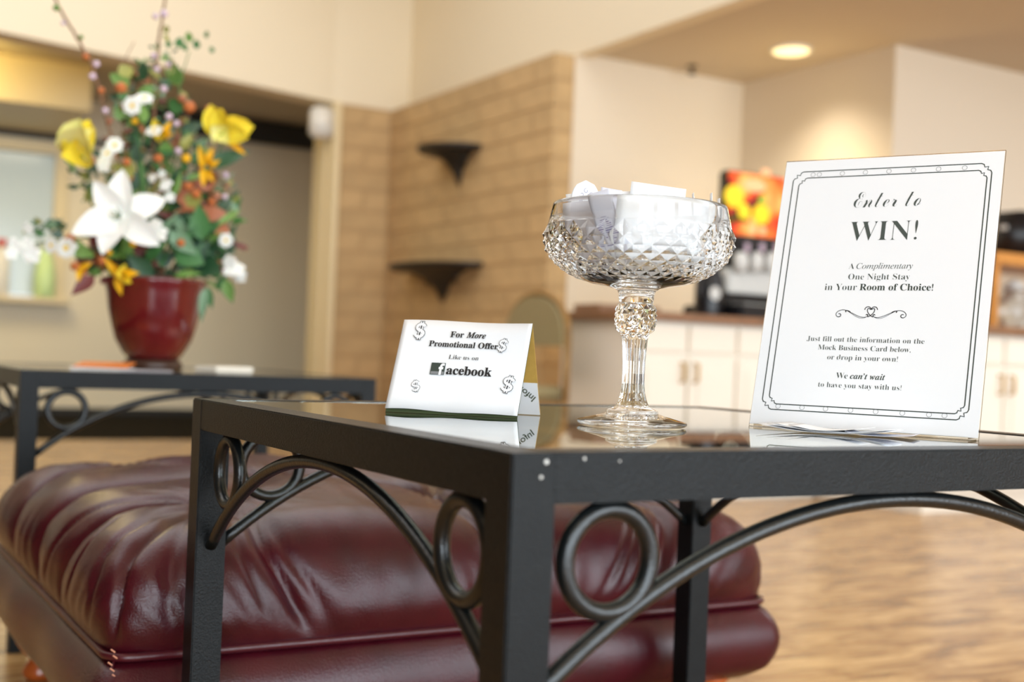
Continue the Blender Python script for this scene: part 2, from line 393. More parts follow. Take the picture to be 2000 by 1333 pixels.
# ------------------------------------------------------------------ coffee machine
def fruitmat():
    m = bpy.data.materials.new('backlit_fruit_print'); m.use_nodes = True; nt = m.node_tree; b = nt.nodes['Principled BSDF']
    tc = nt.nodes.new('ShaderNodeTexCoord')
    v = nt.nodes.new('ShaderNodeTexNoise'); v.inputs['Scale'].default_value = 9; v.inputs['Detail'].default_value = 1
    nt.links.new(tc.outputs['Object'], v.inputs['Vector'])
    r = nt.nodes.new('ShaderNodeValToRGB'); e = r.color_ramp.elements
    e[0].position = .36; e[0].color = lin((96, 20, 10)); e[1].position = .66; e[1].color = lin((250, 170, 90))
    for p, c in ((.46, (206, 52, 16)), (.56, (236, 110, 30))): q = e.new(p); q.color = lin(c)
    nt.links.new(v.outputs['Fac'], r.inputs[0]); nt.links.new(r.outputs[0], b.inputs['Base Color'])
    nt.links.new(r.outputs[0], b.inputs['Emission Color']); b.inputs['Emission Strength'].default_value = .55
    return m
M['fruit'] = fruitmat()
M['lemon'] = mat('lemon_print', (240, 206, 30), .4, emit=(245, 205, 20), es=.42)
M['greenp'] = mat('lime_print', (150, 180, 60), .4, emit=(150, 180, 50), es=.4)
M['dgreenp'] = mat('leaf_print', (30, 110, 40), .4)
M['peachp'] = mat('peach_print', (250, 190, 140), .4, emit=(250, 180, 120), es=.4)
YM = 4.30
def AM(px, py): return at(px, py, YM)
cm = thing('drink_machine', 'black drink machine with backlit fruit panel on counter beside the sign', 'machine', (3.95, YM+.1, SZ))
a, b = AM(1418, 600), AM(1530, 600)
x0, x1 = a.x, a.x+.36
def zz(py): return AM(1465, py).z
box('back_housing', (x0+.01, x1-.01, YM+.03, YM+.10, SZ+.06, zz(334)), 'black', cm, bev=.01)
fp = box('fruit_panel', (x0+.012, x1-.012, YM+.018, YM+.03, zz(462), zz(338)), 'fruit', cm)
def disc(name, px, py, r, mt, parent, sx=1, y=YM+.016):
    c = AM(px, py); n = 20
    vs = [(c.x+r*sx*math.cos(2*PI*i/n), yy, c.z+r*math.sin(2*PI*i/n)) for yy in (y-.004, y) for i in range(n)]
    fs = [tuple(range(n)), tuple(range(n, 2*n))[::-1]] + [(i, i+n, (i+1) % n+n, (i+1) % n) for i in range(n)]
    return ob(name, vs, fs, mt, parent)
disc('lemon', 1438, 383, .052, 'lemon', fp, 1.1); disc('lemon', 1456, 413, .036, 'lemon', fp, 1.0, YM+.012)
disc('lemon', 1491, 418, .048, 'lemon', fp, 1.05); disc('lime', 1492, 390, .022, 'greenp', fp, 1, YM+.012)
disc('peach', 1478, 362, .030, 'peachp', fp, 2.2); disc('peach', 1473, 449, .020, 'peachp', fp, 1, YM+.012); disc('peach', 1492, 451, .020, 'peachp', fp, 1, YM+.012)
disc('peach', 1499, 337, .018, 'peachp', fp, 1.6, YM+.012)
MB().tube([AM(1424, 433)+Vector((0, .01, 0)), AM(1436, 426)+Vector((0, .01, 0)), AM(1452, 430)+Vector((0, .01, 0)), AM(1465, 433)+Vector((0, .01, 0))], .008, 6).put('leaf_print', 'dgreenp', fp)
box('valve_head', (x0, x1, YM-.06, YM+.03, zz(502), zz(464)), 'black', cm, bev=.01)
for px in (1430, 1459, 1487, 1515):
    c = AM(px, 513); c.y = YM-.075
    MB().lathe([(.012, -.05), (.028, -.04), (.034, 0), (.030, .035), (.012, .045)], (c.x, YM-.06, c.z), 20).put('dispenser_nozzle', 'steel', cm, True)
    c = AM(px+12, 487)
    MB().lathe([(.011, -.02), (.013, .02)], (c.x-.01, YM-.07, c.z), 12).put('button', 'lilac', cm, True)
box('front_panel', (x0-.01, x1, YM-.02, YM+.05, zz(575), zz(527)), 'steel', cm, bev=.008)
box('drip_tray', (x0-.03, x1+.02, YM-.14, YM+.28, SZ, SZ+.065), 'black', cm, bev=.01)
for i in range(8): box('grate_bar', (x0+.01+i*.042, x0+.025+i*.042, YM-.13, YM-.03, SZ+.065, SZ+.070), 'steel', cm)
cg = thing('coffee_carafe', 'black coffee carafe with round white badge left of drink machine', 'carafe', (AM(1384, 600).x, YM, SZ))
kx = AM(1384, 600).x
MB().lathe([(.062, 0), (.066, .02), (.064, .17), (.046, .215), (.042, .24), (.038, .25)], (kx, YM, SZ), 32).put('body', 'black', cg, True)
MB().tube([(kx-.05, YM-.03, SZ+.19), (kx-.09, YM-.04, SZ+.18), (kx-.09, YM-.04, SZ+.09), (kx-.05, YM-.03, SZ+.06)], .010, 8).put('handle', 'black', cg, True)
kb = AM(1378, 574)
MB().lathe([(.030, 0), (.030, .004)], (0, 0, 0), 24).xf(Matrix.Translation((kx-.018, YM-.061, kb.z)) @ Matrix.Rotation(math.radians(90), 4, 'X')).put('badge', 'steel', cg)
# second appliance, low and dark, between them and the counter's left end
ck = thing('condiment_tray', 'low brown condiment tray at left end of the worktop', 'tray', (3.12, 4.42, SZ))
MB().box(2.98, 3.30, 4.34, 4.54, SZ, SZ+.012, bev=.003).put('base', 'laminate', ck)
for b in ((2.98, 3.30, 4.34, 4.35, SZ+.012, SZ+.035), (2.98, 3.30, 4.53, 4.54, SZ+.012, SZ+.035), (2.98, 2.99, 4.35, 4.53, SZ+.012, SZ+.035), (3.29, 3.30, 4.35, 4.53, SZ+.012, SZ+.035)):
    box('side', b, 'laminate', ck)

# right hand rack, toaster and jar
rk = thing('wooden_rack', 'orange oak two-post rack standing on the far right worktop', 'rack', (5.1, 3.85, SZ))
z1 = at(1970, 500, 3.8).z
box('shelf', (4.70, 5.75, 3.70, 4.05, z1-.055, z1), 'oak', rk, bev=.006)
for x in (4.72, 5.68): box('post', (x, x+.04, 3.95, 4.0, SZ, z1-.055), 'oak', rk, bev=.004)
for x in (4.72, 5.68): box('post', (x, x+.04, 3.72, 3.77, SZ, z1-.055), 'oak', rk, bev=.004)
ts = thing('toaster', 'black toaster on top of the orange oak rack', 'toaster', (5.15, 3.85, z1))
MB().box(4.955, 5.33, 3.76, 3.96, z1, z1+.22, bev=.03).put('body', 'black', ts, True)
box('slot', (5.0, 5.28, 3.83, 3.85, z1+.218, z1+.222), 'steel', ts)
box('lever', (4.945, 4.957, 3.84, 3.88, z1+.13, z1+.15), 'steel', ts)
jr = thing('glass_jar', 'clear glass jar with lid under the orange oak rack', 'jar', (4.98, 3.80, SZ))
MB().lathe([(.05, 0), (.062, .01), (.065, .16), (.045, .19), (.045, .205)], (4.99, 3.82, SZ), 28).put('body', 'jar', jr, True)
MB().lathe([(.05, .205), (.05, .225), (.02, .235), (.015, .25)], (4.99, 3.82, SZ), 28).put('lid', 'steel', jr, True)

# ------------------------------------------------------------------ arched chair by the block wall
ch = thing('dining_chair', 'olive chair with arched padded back near end of worktop', 'chair', (2.72, 4.45, 0))
cx, cy = 2.77, 4.54
n = 20
def arch(w, z0, z1, x, d):
    vs = []
    pts = [(-w, z0), (w, z0)] + [(w*math.cos(PI*i/n), z1-w*.75+w*.75*math.sin(PI*i/n)) for i in range(n+1)]
    for xx in (x, x+d): vs += [(xx, cy+p[0], p[1]) for p in pts]
    k = len(pts)
    return vs, [tuple(range(k)), tuple(range(k, 2*k))[::-1]] + [(i, i+k, (i+1) % k+k, (i+1) % k) for i in range(k)]
ob('backrest', *arch(.235, .63, .845, cx, .05), 'chair', ch)
MB().tube([(cx+.025, cy-.245, .40), (cx+.025, cy-.245, .69)] + [(cx+.025, cy+.245*math.cos(PI-PI*i/14), .685+.175*math.sin(PI*i/14)) for i in range(15)] + [(cx+.025, cy+.245, .40)], .014, 8).put('back_frame', 'chairwood', ch, True)
MB().box(cx-.42, cx+.04, cy-.24, cy+.24, .40, .46, bev=.02).put('seat', 'chair', ch, True)
for (lx, ly) in ((cx-.39, cy-.21), (cx-.39, cy+.21), (cx+.02, cy-.24), (cx+.02, cy+.24)):
    MB().tube([(lx, ly, 0), (lx, ly, .40)], [.014, .02], 8).put('leg', 'chairwood', ch, True)

# ------------------------------------------------------------------ iron tables
A_, B_, RW, RHt = .712, .692, .033, .0330
def iron_table(x0, y0, label, first):
    t = thing('iron_table', label, 'table', (x0+A_/2, y0+B_/2, 0), 'matching iron and glass end tables')
    x1, y1 = x0+A_, y0+B_
    for (a, b) in ((x0, y0), (x1-RW, y0), (x0, y1-RW), (x1-RW, y1-RW)):
        MB().box(a, a+RW, b, b+RW, 0, TZ-.0002, bev=.0012).put('leg', 'iron', t)
    zb = TZ-RHt
    for bb in ((x0+RW-.002, x1-RW+.002, y0+.0003, y0+RW), (x0+RW-.002, x1-RW+.002, y1-RW, y1-.0003), (x0+.0003, x0+RW, y0+RW-.002, y1-RW+.002), (x1-RW, x1-.0003, y0+RW-.002, y1-RW+.002)):
        MB().box(*bb, zb, TZ, bev=.0012).put('rail', 'iron', t)
    MB().box(x0+RW+.0005, x1-RW-.0005, y0+RW+.0005, y1-RW-.0005, TZ-.0065, TZ-.0006, bev=.0006).put('glass_top', 'glass', t)
    for bb in ((x0+RW, x1-RW, y0+RW, y0+RW+.010), (x0+RW, x1-RW, y1-RW-.010, y1-RW), (x0+RW, x0+RW+.010, y0+RW+.01, y1-RW-.01), (x1-RW-.010, x1-RW, y0+RW+.01, y1-RW-.01)):
        MB().box(*bb, TZ-.0100, TZ-.0068).put('glass_ledge', 'iron', t)
    # rod circle and arch on each side
    rr = .0064
    def side(axis, c, lo, hi):
        mid = (lo+hi)/2; span = (hi-lo)/2-RW; top = zb-.0066; rise = .118
        R = (span*span+rise*rise)/(2*rise); zc = top-R
        a0 = math.asin(span/R); pts = []
        for i in range(41):
            a = -a0+2*a0*i/40; pts.append((mid+R*math.sin(a), zc+R*math.cos(a)))
        f = (lambda u, z: (u, c, z)) if axis == 0 else (lambda u, z: (c, u, z))
        MB().tube([f(u, z) for u, z in pts], rr, 14).put('arch_rod', 'rod', t, True)
        for s in (-1, 1):
            uc = mid+s*((hi-lo)/2-.0865 if axis == 0 else (hi-lo)/2-.0865); r = .0343
            MB().tube([f(uc+r*math.cos(2*PI*i/40), zb-.0405+r*math.sin(2*PI*i/40)) for i in range(40)], rr, 14, closed=True).put('ring', 'rod', t, True)
    side(0, y0+RW/2, x0, x1); side(0, y1-RW/2, x0, x1); side(1, x0+RW/2, y0, y1); side(1, x1-RW/2, y0, y1)
    if first:   # bare weld spots and chips along the front rail
        for (x, z, r) in ((.412, .003, .0016), (.4405, .0012, .0011), (.4085, .0125, .0012), (.468, .003, .0008), (.418, -.006, .0005)):
            if z < 0: continue
            MB().lathe([(r, 0), (r*.8, .0004), (r*.3, .0006)], (0, 0, 0), 10).xf(Matrix.Translation((x, y0, TZ-z-.003)) @ Matrix.Rotation(math.radians(90), 4, 'X')).put('paint_chip', 'steel', t)
    return t
iron_table(.387, .652, 'black iron and glass table nearest, carrying the goblet and sign', True)
iron_table(.372, 2.405, 'black iron and glass table behind ottoman, carrying the flower pot', False)

# ------------------------------------------------------------------ ottoman
OX, OY, OHX, OHY = .8075, 1.835, .4825, .430
ZS, ZTOP, ZB = .226, .392, .112
ot = thing('ottoman', 'burgundy leather tufted ottoman behind the nearest iron table', 'ottoman', (OX, OY, 0))
btn = [(.50, 1.60), (.815, 1.60), (1.13, 1.60), (.655, 1.835), (.97, 1.835), (.50, 2.07), (.815, 2.07), (1.13, 2.07)]
def seg(p, a, b):
    ax, ay = a; bx, by = b; px, py = p
    dx, dy = bx-ax, by-ay; L = dx*dx+dy*dy
    t = max(0, min(1, ((px-ax)*dx+(py-ay)*dy)/L)); return math.hypot(px-ax-dx*t, py-ay-dy*t), t
N_ = 210
def sup(s, t, e=22.0):
    r = max(abs(s), abs(t))
    if r < 1e-9: return 0, 0, 0
    k = r/((abs(s)**e+abs(t)**e)**(1/e)); return s*k/r, t*k/r, r
def prof(r):
    """horizontal inset (m) and height for contour r; a pillow that bulges past the welt"""
    if r < .72:
        return None
    q = (r-.72)/.28; ae = PI*.64; a = q*ae
    hx = -.085+.0975*math.sin(a)
    z = ZS+.003+(ZTOP-.020-ZS-.003)*(math.cos(a)-math.cos(ae))/(1-math.cos(ae))
    return hx, z
vs = []; uvp = []
for j in range(N_+1):
    for i in range(N_+1):
        s = 2*i/N_-1; t = 2*j/N_-1
        ux, uy, r = sup(s, t)
        if r < .72:
            k = r/.72; X = OX+ux*(OHX-.085)*k; Y = OY+uy*(OHY-.085)*k
            z = ZTOP-.020+.020*(1-k**2.5)
            U, V = X, Y
        else:
            h, z = prof(r); X = OX+ux*(OHX+h); Y = OY+uy*(OHY+h)
            q = (r-.72)/.28; U = OX+ux*(OHX-.085+q*.24); V = OY+uy*(OHY-.085+q*.24)
        vs.append(Vector((X, Y, z))); uvp.append((U, V, r, ux, uy))
W = N_+1
# normals of the smooth cushion
nrm = []
for j in range(W):
    for i in range(W):
        a = vs[j*W+min(i+1, N_)]-vs[j*W+max(i-1, 0)]; b = vs[min(j+1, N_)*W+i]-vs[max(j-1, 0)*W+i]
        n = a.cross(b)
        n = n.normalized() if n.length > 1e-12 else Vector((0, 0, 1))
        nrm.append(n)
folds = []
for i, a in enumerate(btn):
    for b in btn[i+1:]:
        if math.hypot(a[0]-b[0], a[1]-b[1]) < .30: folds.append((a, b, 1.0, .010))
ex0, ex1, ey0, ey1 = OX-OHX-.14, OX+OHX+.14, OY-OHY-.14, OY+OHY+.14
for (x, y) in btn:
    if y < 1.7: folds.append(((x, y), (x-.012, ey0), 1.0, .008))
    if y > 2.0: folds.append(((x, y), (x, ey1), 1.0, .008))
for y in (1.60, 2.07):
    folds.append(((.50, y), (ex0, y+(.02 if y < 1.8 else -.02)), 1.0, .008)); folds.append(((1.13, y), (ex1, y), 1.0, .008))
folds.append(((.655, 1.835), (ex0, 1.835), .7, .010)); folds.append(((.97, 1.835), (ex1, 1.835), .7, .010))
for (a, c) in (((.50, 1.60), (ex0+.02, ey0+.02)), ((1.13, 1.60), (ex1-.02, ey0+.02)), ((.50, 2.07), (ex0, ey1)), ((1.13, 2.07), (ex1, ey1))):
    folds.append((a, c, 1.0, .008))
for (a, c) in (((.50, 1.60), (ex0+.10, ey0)), ((.50, 1.60), (ex0, ey0+.10)), ((.50, 1.60), (.43, ey0)), ((.50, 1.60), (.525, ey0)), ((.50, 1.60), (ex0, 1.50)), ((.50, 1.60), (ex0, 1.72)),
               ((1.13, 1.60), (1.20, ey0)), ((1.13, 1.60), (ex1, 1.48)), ((.815, 1.60), (.86, ey0)), ((.815, 1.60), (.90, ey0)), ((1.13, 1.60), (1.03, ey0)), ((.815, 1.60), (.95, ey0)), ((1.13, 1.60), (1.06, ey0)), ((1.13, 1.60), (1.0, ey0))):
    folds.append((a, c, .42, .006))
for k in range(len(vs)):
    U, V, r, ux, uy = uvp[k]
    dmin = 9; cut = 0
    wob = noise.noise(Vector((U*9, V*9, 1)))*.012
    wob2 = noise.noise(Vector((U*9, V*9, 7)))*.012
    for a, b, st, w in folds:
        d, t = seg((U+wob, V+wob2), a, b)
        if st > .6: dmin = min(dmin, d)
        if d < w*4:
            fade = 1.0 if r < .93 else max(0, (1.0-r)/.07)
            f2 = 1-.45*t if st > .6 else (.3+1.4*t)*(1 if t < .75 else max(0, (1-t)/.25))
            cut = max(cut, st*.0105*math.exp(-(d/w)**2)*f2*fade)
    puff = .018*(1-math.exp(-dmin/.040))
    db = min(math.hypot(U-x, V-y) for x, y in btn)
    fade = 1 if r < .95 else max(0, (1-r)/.05)
    d = (puff-.010)*fade - cut - .030*math.exp(-(db/.030)**2)*fade
    # fine gathered creases close to the buttons and near the welt
    bx, by = min(btn, key=lambda q: math.hypot(U-q[0], V-q[1]))
    an = math.atan2(V-by, U-bx)
    d += .0016*math.sin(an*23+3*noise.noise(Vector((U*6, V*6, 3))))*math.exp(-((db-.05)/.05)**2)*fade
    d += .0045*noise.noise(Vector((U*7, V*7, 0)))*fade + .0016*noise.noise(Vector((U*30, V*14, 5)))*fade
    if r > .72:
        g = math.exp(-((r-.93)/.05)**2)
        tt = U if abs(uy) > abs(ux) else V
        d += .0018*g*math.sin(tt*150+6*noise.noise(Vector((U*5, V*5, 9))))*max(0, noise.noise(Vector((U*4, V*4, 2)))+.3)
    vs[k] = vs[k] + nrm[k]*d
fs = [(j*W+i, j*W+i+1, (j+1)*W+i+1, (j+1)*W+i) for j in range(N_) for i in range(N_)]
cu = ob('cushion', vs, fs, 'leather', ot, True)
def loop(hx, hy, z, e=12, n=120):
    out = []
    for k in range(n):
        a = 2*PI*k/n; c, s = math.cos(a), math.sin(a)
        q = (abs(c)**e+abs(s)**e)**(-1/e); out.append(Vector((OX+hx*c*q, OY+hy*s*q, z)))
    return out
def loopm(hx, hy, z, m=30):
    """rounded rectangle with evenly spread points"""
    rc = .030; out = []
    for (sx, sy, a0) in ((1, 1, 0), (-1, 1, 90), (-1, -1, 180), (1, -1, 270)):
        cx, cy = OX+sx*(hx-rc), OY+sy*(hy-rc)
        for k in range(9):
            a = math.radians(a0+90*k/8); out.append(Vector((cx+rc*math.cos(a), cy+rc*math.sin(a), z)))
    res = []
    for i in range(len(out)):
        p, q = out[i], out[(i+1) % len(out)]
        L = (q-p).length; st = max(1, int(L/.02))
        for k in range(st): res.append(p.lerp(q, k/st))
    return res
rings = []
for q in range(15):
    f = q/14; z = ZS-.006-(ZS-.006-ZB)*f
    bul = .016*math.sin(PI*min(1, f*1.05))**.8 if f < .98 else 0
    bul = .024*math.sin(PI*f)**.75 - (.012*max(0, f-.85)/.15)
    rings.append((bul, z))
vs = []; base = loopm(OHX, OHY, 0); n = len(base)
for bul, z in rings:
    for p in base:
        d = Vector((p.x-OX, p.y-OY, 0)); bx = max(-1, min(1, d.x/OHX)); by = max(-1, min(1, d.y/OHY))
        nx = bx if abs(bx) > .93 else 0; ny = by if abs(by) > .93 else 0
        w = 1+.5*noise.noise(Vector((p.x*4, p.y*4, z*5)))
        vs.append(Vector((p.x+nx*bul*w, p.y+ny*bul*w, z)))
fs = []
for l in range(len(rings)-1):
    for i in range(n): fs.append((l*n+i, (l+1)*n+i, (l+1)*n+(i+1) % n, l*n+(i+1) % n))
fs.append(tuple((len(rings)-1)*n+i for i in range(n))[::-1]); fs.append(tuple(range(n)))
ob('base_band', vs, fs, 'leather', ot, True)
MB().tube([Vector((p.x, p.y, ZS)) + Vector((p.x-OX, p.y-OY, 0)).normalized()*.004 for p in loopm(OHX, OHY, ZS)], .0052, 8, closed=True).put('piping', 'welt', ot, True)
MB().tube([(OX-OHX+.004, OY-OHY+.004, ZS-.004), (OX-OHX-.006, OY-OHY-.006, ZS-.04), (OX-OHX-.008, OY-OHY-.008, ZS-.075), (OX-OHX+.004, OY-OHY+.004, ZB)], .0016, 6).put('corner_seam', 'welt', ot, True)
mb = MB()
for i in range(6):
    z = ZS+.012-i*.007; x = OX-OHX-.002+.003*math.sin(i*2.1)
    mb.tube([(x, OY-OHY-.006, z), (x+.004, OY-OHY-.009, z-.003)], .0009, 5)
mb.put('loose_thread', 'thread', ot)
for (x, y) in btn:
    MB().lathe([(.013, 0), (.0125, .004), (.008, .008), (.002, .010)], (x, y, ZTOP-.036), 16).put('button', 'leather', ot, True)
for (x, y) in ((OX-OHX+.07, OY-OHY+.055), (OX+OHX-.07, OY-OHY+.055), (OX-OHX+.07, OY+OHY-.055), (OX+OHX-.07, OY+OHY-.055)):
    MB().lathe([(.020, 0), (.028, .006), (.030, .016), (.022, .030), (.018, .036), (.032, .048), (.043, .066), (.042, .084), (.030, .094), (.032, .100), (.038, .106), (.038, .114)], (x, y, 0), 28).put('bun_foot', 'wood', ot, True)

# ------------------------------------------------------------------ lettering
def mth(s, st):
    if st is None: return s
    B = {'b': (0x1D400, 0x1D41A), 'i': (0x1D434, 0x1D44E), 'bi': (0x1D468, 0x1D482), 'sc': (0x1D4D0, 0x1D4EA)}[st]; o = ''
    for ch in s:
        k = ord(ch)
        if 65 <= k <= 90: o += chr(B[0]+k-65)
        elif 97 <= k <= 122: o += '\u210e' if (st == 'i' and ch == 'h') else chr(B[1]+k-97)
        else: o += ch
    return o
def textmesh(body, offset=0.0, shear=0.0, sx=1.0):
    c = bpy.data.curves.new('t', 'FONT'); c.body = body; c.offset = offset; c.shear = shear; c.resolution_u = 4
    o = bpy.data.objects.new('t', c); COL.objects.link(o)
    dg = bpy.context.evaluated_depsgraph_get(); dg.update()
    me = bpy.data.meshes.new_from_object(o.evaluated_get(dg))
    v = [Vector(q.co) for q in me.vertices]; f = [tuple(p.vertices) for p in me.polygons]
    bpy.data.objects.remove(o); bpy.data.curves.remove(c); bpy.data.meshes.remove(me)
    return v, f
def line_of(parts, gap=.0):
    """parts: (text, style, offset); laid one after another"""
    V = []; F = []; x = 0
    for body, st, off in parts:
        v, f = textmesh(mth(body, st), off)
        if not v: continue
        mn = min(q.x for q in v); mx = max(q.x for q in v)
        n = len(V); V += [Vector((q.x-mn+x, q.y, 0)) for q in v]; F += [tuple(i+n for i in g) for g in f]
        x += mx-mn+gap
    return V, F
def place(V, F, x0, x1, y, fr, h=None, lift=.0004, rot=0):
    """fit the line between x0..x1 (mm) on baseline y (mm) of the paper frame"""
    A, a, b, nn = fr
    mn = min(q.x for q in V); mx = max(q.x for q in V); s = (x1-x0)/(mx-mn)
    sy = s if h is None else h/(max(q.y for q in V))
    out = []
    for q in V:
        X, Y = x0+(q.x-mn)*s, q.y*sy
        if rot:
            cx = (x0+x1)/2; dx = X-cx; X = cx+dx*math.cos(rot)-Y*math.sin(rot); Y = dx*math.sin(rot)+Y*math.cos(rot)
        out.append(A + a*(X/1000) + b*((y+Y)/1000) + nn*lift)
    return out, F
def strokes(paths, w, fr, closed=False, lift=.0004):
    """flat ribbons of width w (mm) along paths in paper millimetres; w may be a list per point"""
    A, a, b, nn = fr; mb = MB()
    for P in paths:
        L = len(P); vs = []
        for i, p in enumerate(P):
            q0 = P[(i-1) % L] if (closed or i) else p; q1 = P[(i+1) % L] if (closed or i < L-1) else p
            t = Vector((q1[0]-q0[0], q1[1]-q0[1])); t = t.normalized() if t.length else Vector((1, 0))
            ww = (w[i] if isinstance(w, list) else w)/2
            for s in (-1, 1):
                x, y = p[0]-t.y*ww*s, p[1]+t.x*ww*s; vs.append(A+a*(x/1000)+b*(y/1000)+nn*lift)
        fs = [(2*i, 2*i+1, 2*((i+1) % L)+1, 2*((i+1) % L)) for i in range(L if closed else L-1)]
        mb.add(vs, fs)
    return mb
def quad(fr, x0, x1, y0, y1, lift, th=.0002, nx=1, ny=1, wave=None):
    """thin sheet in paper millimetres, front face at lift, thickness th behind it"""
    A, a, b, nn = fr; mb = MB(); vs = []
    for s in (0, 1):
        for j in range(ny+1):
            for i in range(nx+1):
                X = x0+(x1-x0)*i/nx; Y = y0+(y1-y0)*j/ny
                dy, dn = wave(i/nx, j/ny) if wave else (0, 0)
                vs.append(A+a*(X/1000)+b*((Y+dy)/1000)+nn*(lift+dn-s*th))
    w = nx+1; K = w*(ny+1); fs = []
    for j in range(ny):
        for i in range(nx):
            q = (j*w+i, j*w+i+1, (j+1)*w+i+1, (j+1)*w+i); fs.append(q); fs.append(tuple(k+K for k in q[::-1]))
    rim = [i for i in range(nx)] + [nx+j*w for j in range(ny)] + [ny*w+i for i in range(nx, 0, -1)] + [j*w for j in range(ny, 0, -1)]
    for k in range(len(rim)):
        p, q = rim[k], rim[(k+1) % len(rim)]; fs.append((q, p, p+K, q+K))
    return mb.add(vs, fs)
def frame(x, y, yaw, sn, z=TZ):
    a = Vector((math.cos(yaw), math.sin(yaw), 0)); back = Vector((-a.y, a.x, 0)); c = math.sqrt(1-sn*sn)
    b = Vector((0, 0, c))+back*sn
    return (Vector((x, y, z)), a, b, a.cross(b)), back      # a x b points to the viewer's side

# ------------------------------------------------------------------ the ENTER TO WIN sign
(fs_, back) = frame(.8223, .9309, -1.0896, math.sin(.2893))
fr = fs_
if fr[3].y > 0: fr = (fr[0], fr[1], fr[2], -fr[3])
hd = thing('sign_holder', 'clear acrylic slant-back holder standing on the near glass table', 'holder', tuple(fr[0]+fr[1]*.108+back*.06))
H = 287.0
quad(fr, 0, 217, 0, H, -.0012, .0022).put('front_panel', 'acrylic', hd)
fl = (fr[0]+back*.0, fr[1], back, Vector((0, 0, 1)))
quad(fl, 5, 208, 1, 38, .0024, .0022).put('foot', 'acrylic', hd)
sg = ob('sign_sheet', *(lambda q: (q.v, q.f))(quad(fr, .6, 216.4, 2.2, H-1.2, -.0006, .00025)), 'paper')
sg.name = 'sign_sheet'
tagp(sg, 'white printed sheet reading Enter to WIN with notched border', 'sign')
def ink(name, VF, mt, parent): return ob(name, VF[0], VF[1], mt, parent)
LT = -.0004
def T(parts, x0, x1, y, mt='ink', h=None, gap=.12, name='lettering'):
    V, F = line_of(parts, gap); return ink(name, place(V, F, x0, x1, y, fr, h, LT), mt, sg)
T([('Enter to', 'sc', -.012)], 77, 143, 231.2, 'inkmid', h=17)
T([('WIN!', 'b', -.014)], 76.5, 142.8, 195.6, 'inkmid', h=20.6)
T([('A', 'b', -.0145), ('Complimentary', 'i', -.004)], 80, 142.2, 165.6, 'inkmid', gap=.25)
T([('One Night Stay', 'b', -.0145)], 80.9, 140.6, 154.3, 'inkmid')
T([('in Your', 'b', -.0145), ('Room of Choice!', 'b', 0)], 58.7, 163.4, 143.1, 'inkg', gap=.28)
T([('Just fill out the information on the', 'b', -.0145)], 47.5, 160.7, 89.7, 'inkmid')
T([('Mock Business Card below,', 'b', -.0115)], 59.8, 149.0, 81.0, 'inkmid')
T([('or drop in your own!', 'b', -.0145)], 70.3, 138.0, 71.2, 'inkmid')
T([('We', 'b', -.0145), ('can\u2019t wait', 'bi', 0)], 81.1, 128.1, 52.6, 'inkg', gap=.28)
T([('to have you stay with us!', 'b', -.0145)], 64.7, 144.3, 43.2, 'inkmid')
# double notched border
def notched(x0, x1, y0, y1, c):
    """rectangle whose corners step inwards with a small curl"""
    out = []
    def curl(cx, cy, sx, sy, flip):
        p = [(cx, cy-sy*c*1.25), (cx+sx*c*.15, cy-sy*c*.95), (cx+sx*c*.5, cy-sy*c*.85), (cx+sx*c*.42, cy-sy*c*.42), (cx+sx*c*.85, cy-sy*c*.5), (cx+sx*c*.95, cy-sy*c*.15), (cx+sx*c*1.25, cy)]
        return p if not flip else p[::-1]
    out += curl(x0, y1, 1, 1, False); out += curl(x1, y1, -1, 1, True); out += curl(x1, y0, -1, -1, False); out += curl(x0, y0, 1, -1, True)
    return out
strokes([notched(10.6, 206.3, 17.9, 273.6, 8.0)], 1.0, fr, True, LT).put('border_line', 'inkg', sg)
strokes([notched(17.2, 202.4, 23.6, 266.4, 6.5)], 1.0, fr, True, LT).put('border_line', 'inkg', sg)
def ring_path(x, y, r, n=16): return [(x+r*math.cos(2*PI*i/n), y+r*math.sin(2*PI*i/n)) for i in range(n)]
strokes([ring_path(x, 269.9, 2.3) for x in (30.8, 37.4, 61.3, 84.8, 108.3, 132.3, 156.4, 180.9)], .38, fr, True, LT).put('border_circles', 'inklight', sg)
strokes([ring_path(x, 21.4, 2.3) for x in (27.5, 51.7, 75.0, 99.2, 123.0, 147.7, 171.9, 185.7)], .38, fr, True, LT).put('border_circles', 'inklight', sg)
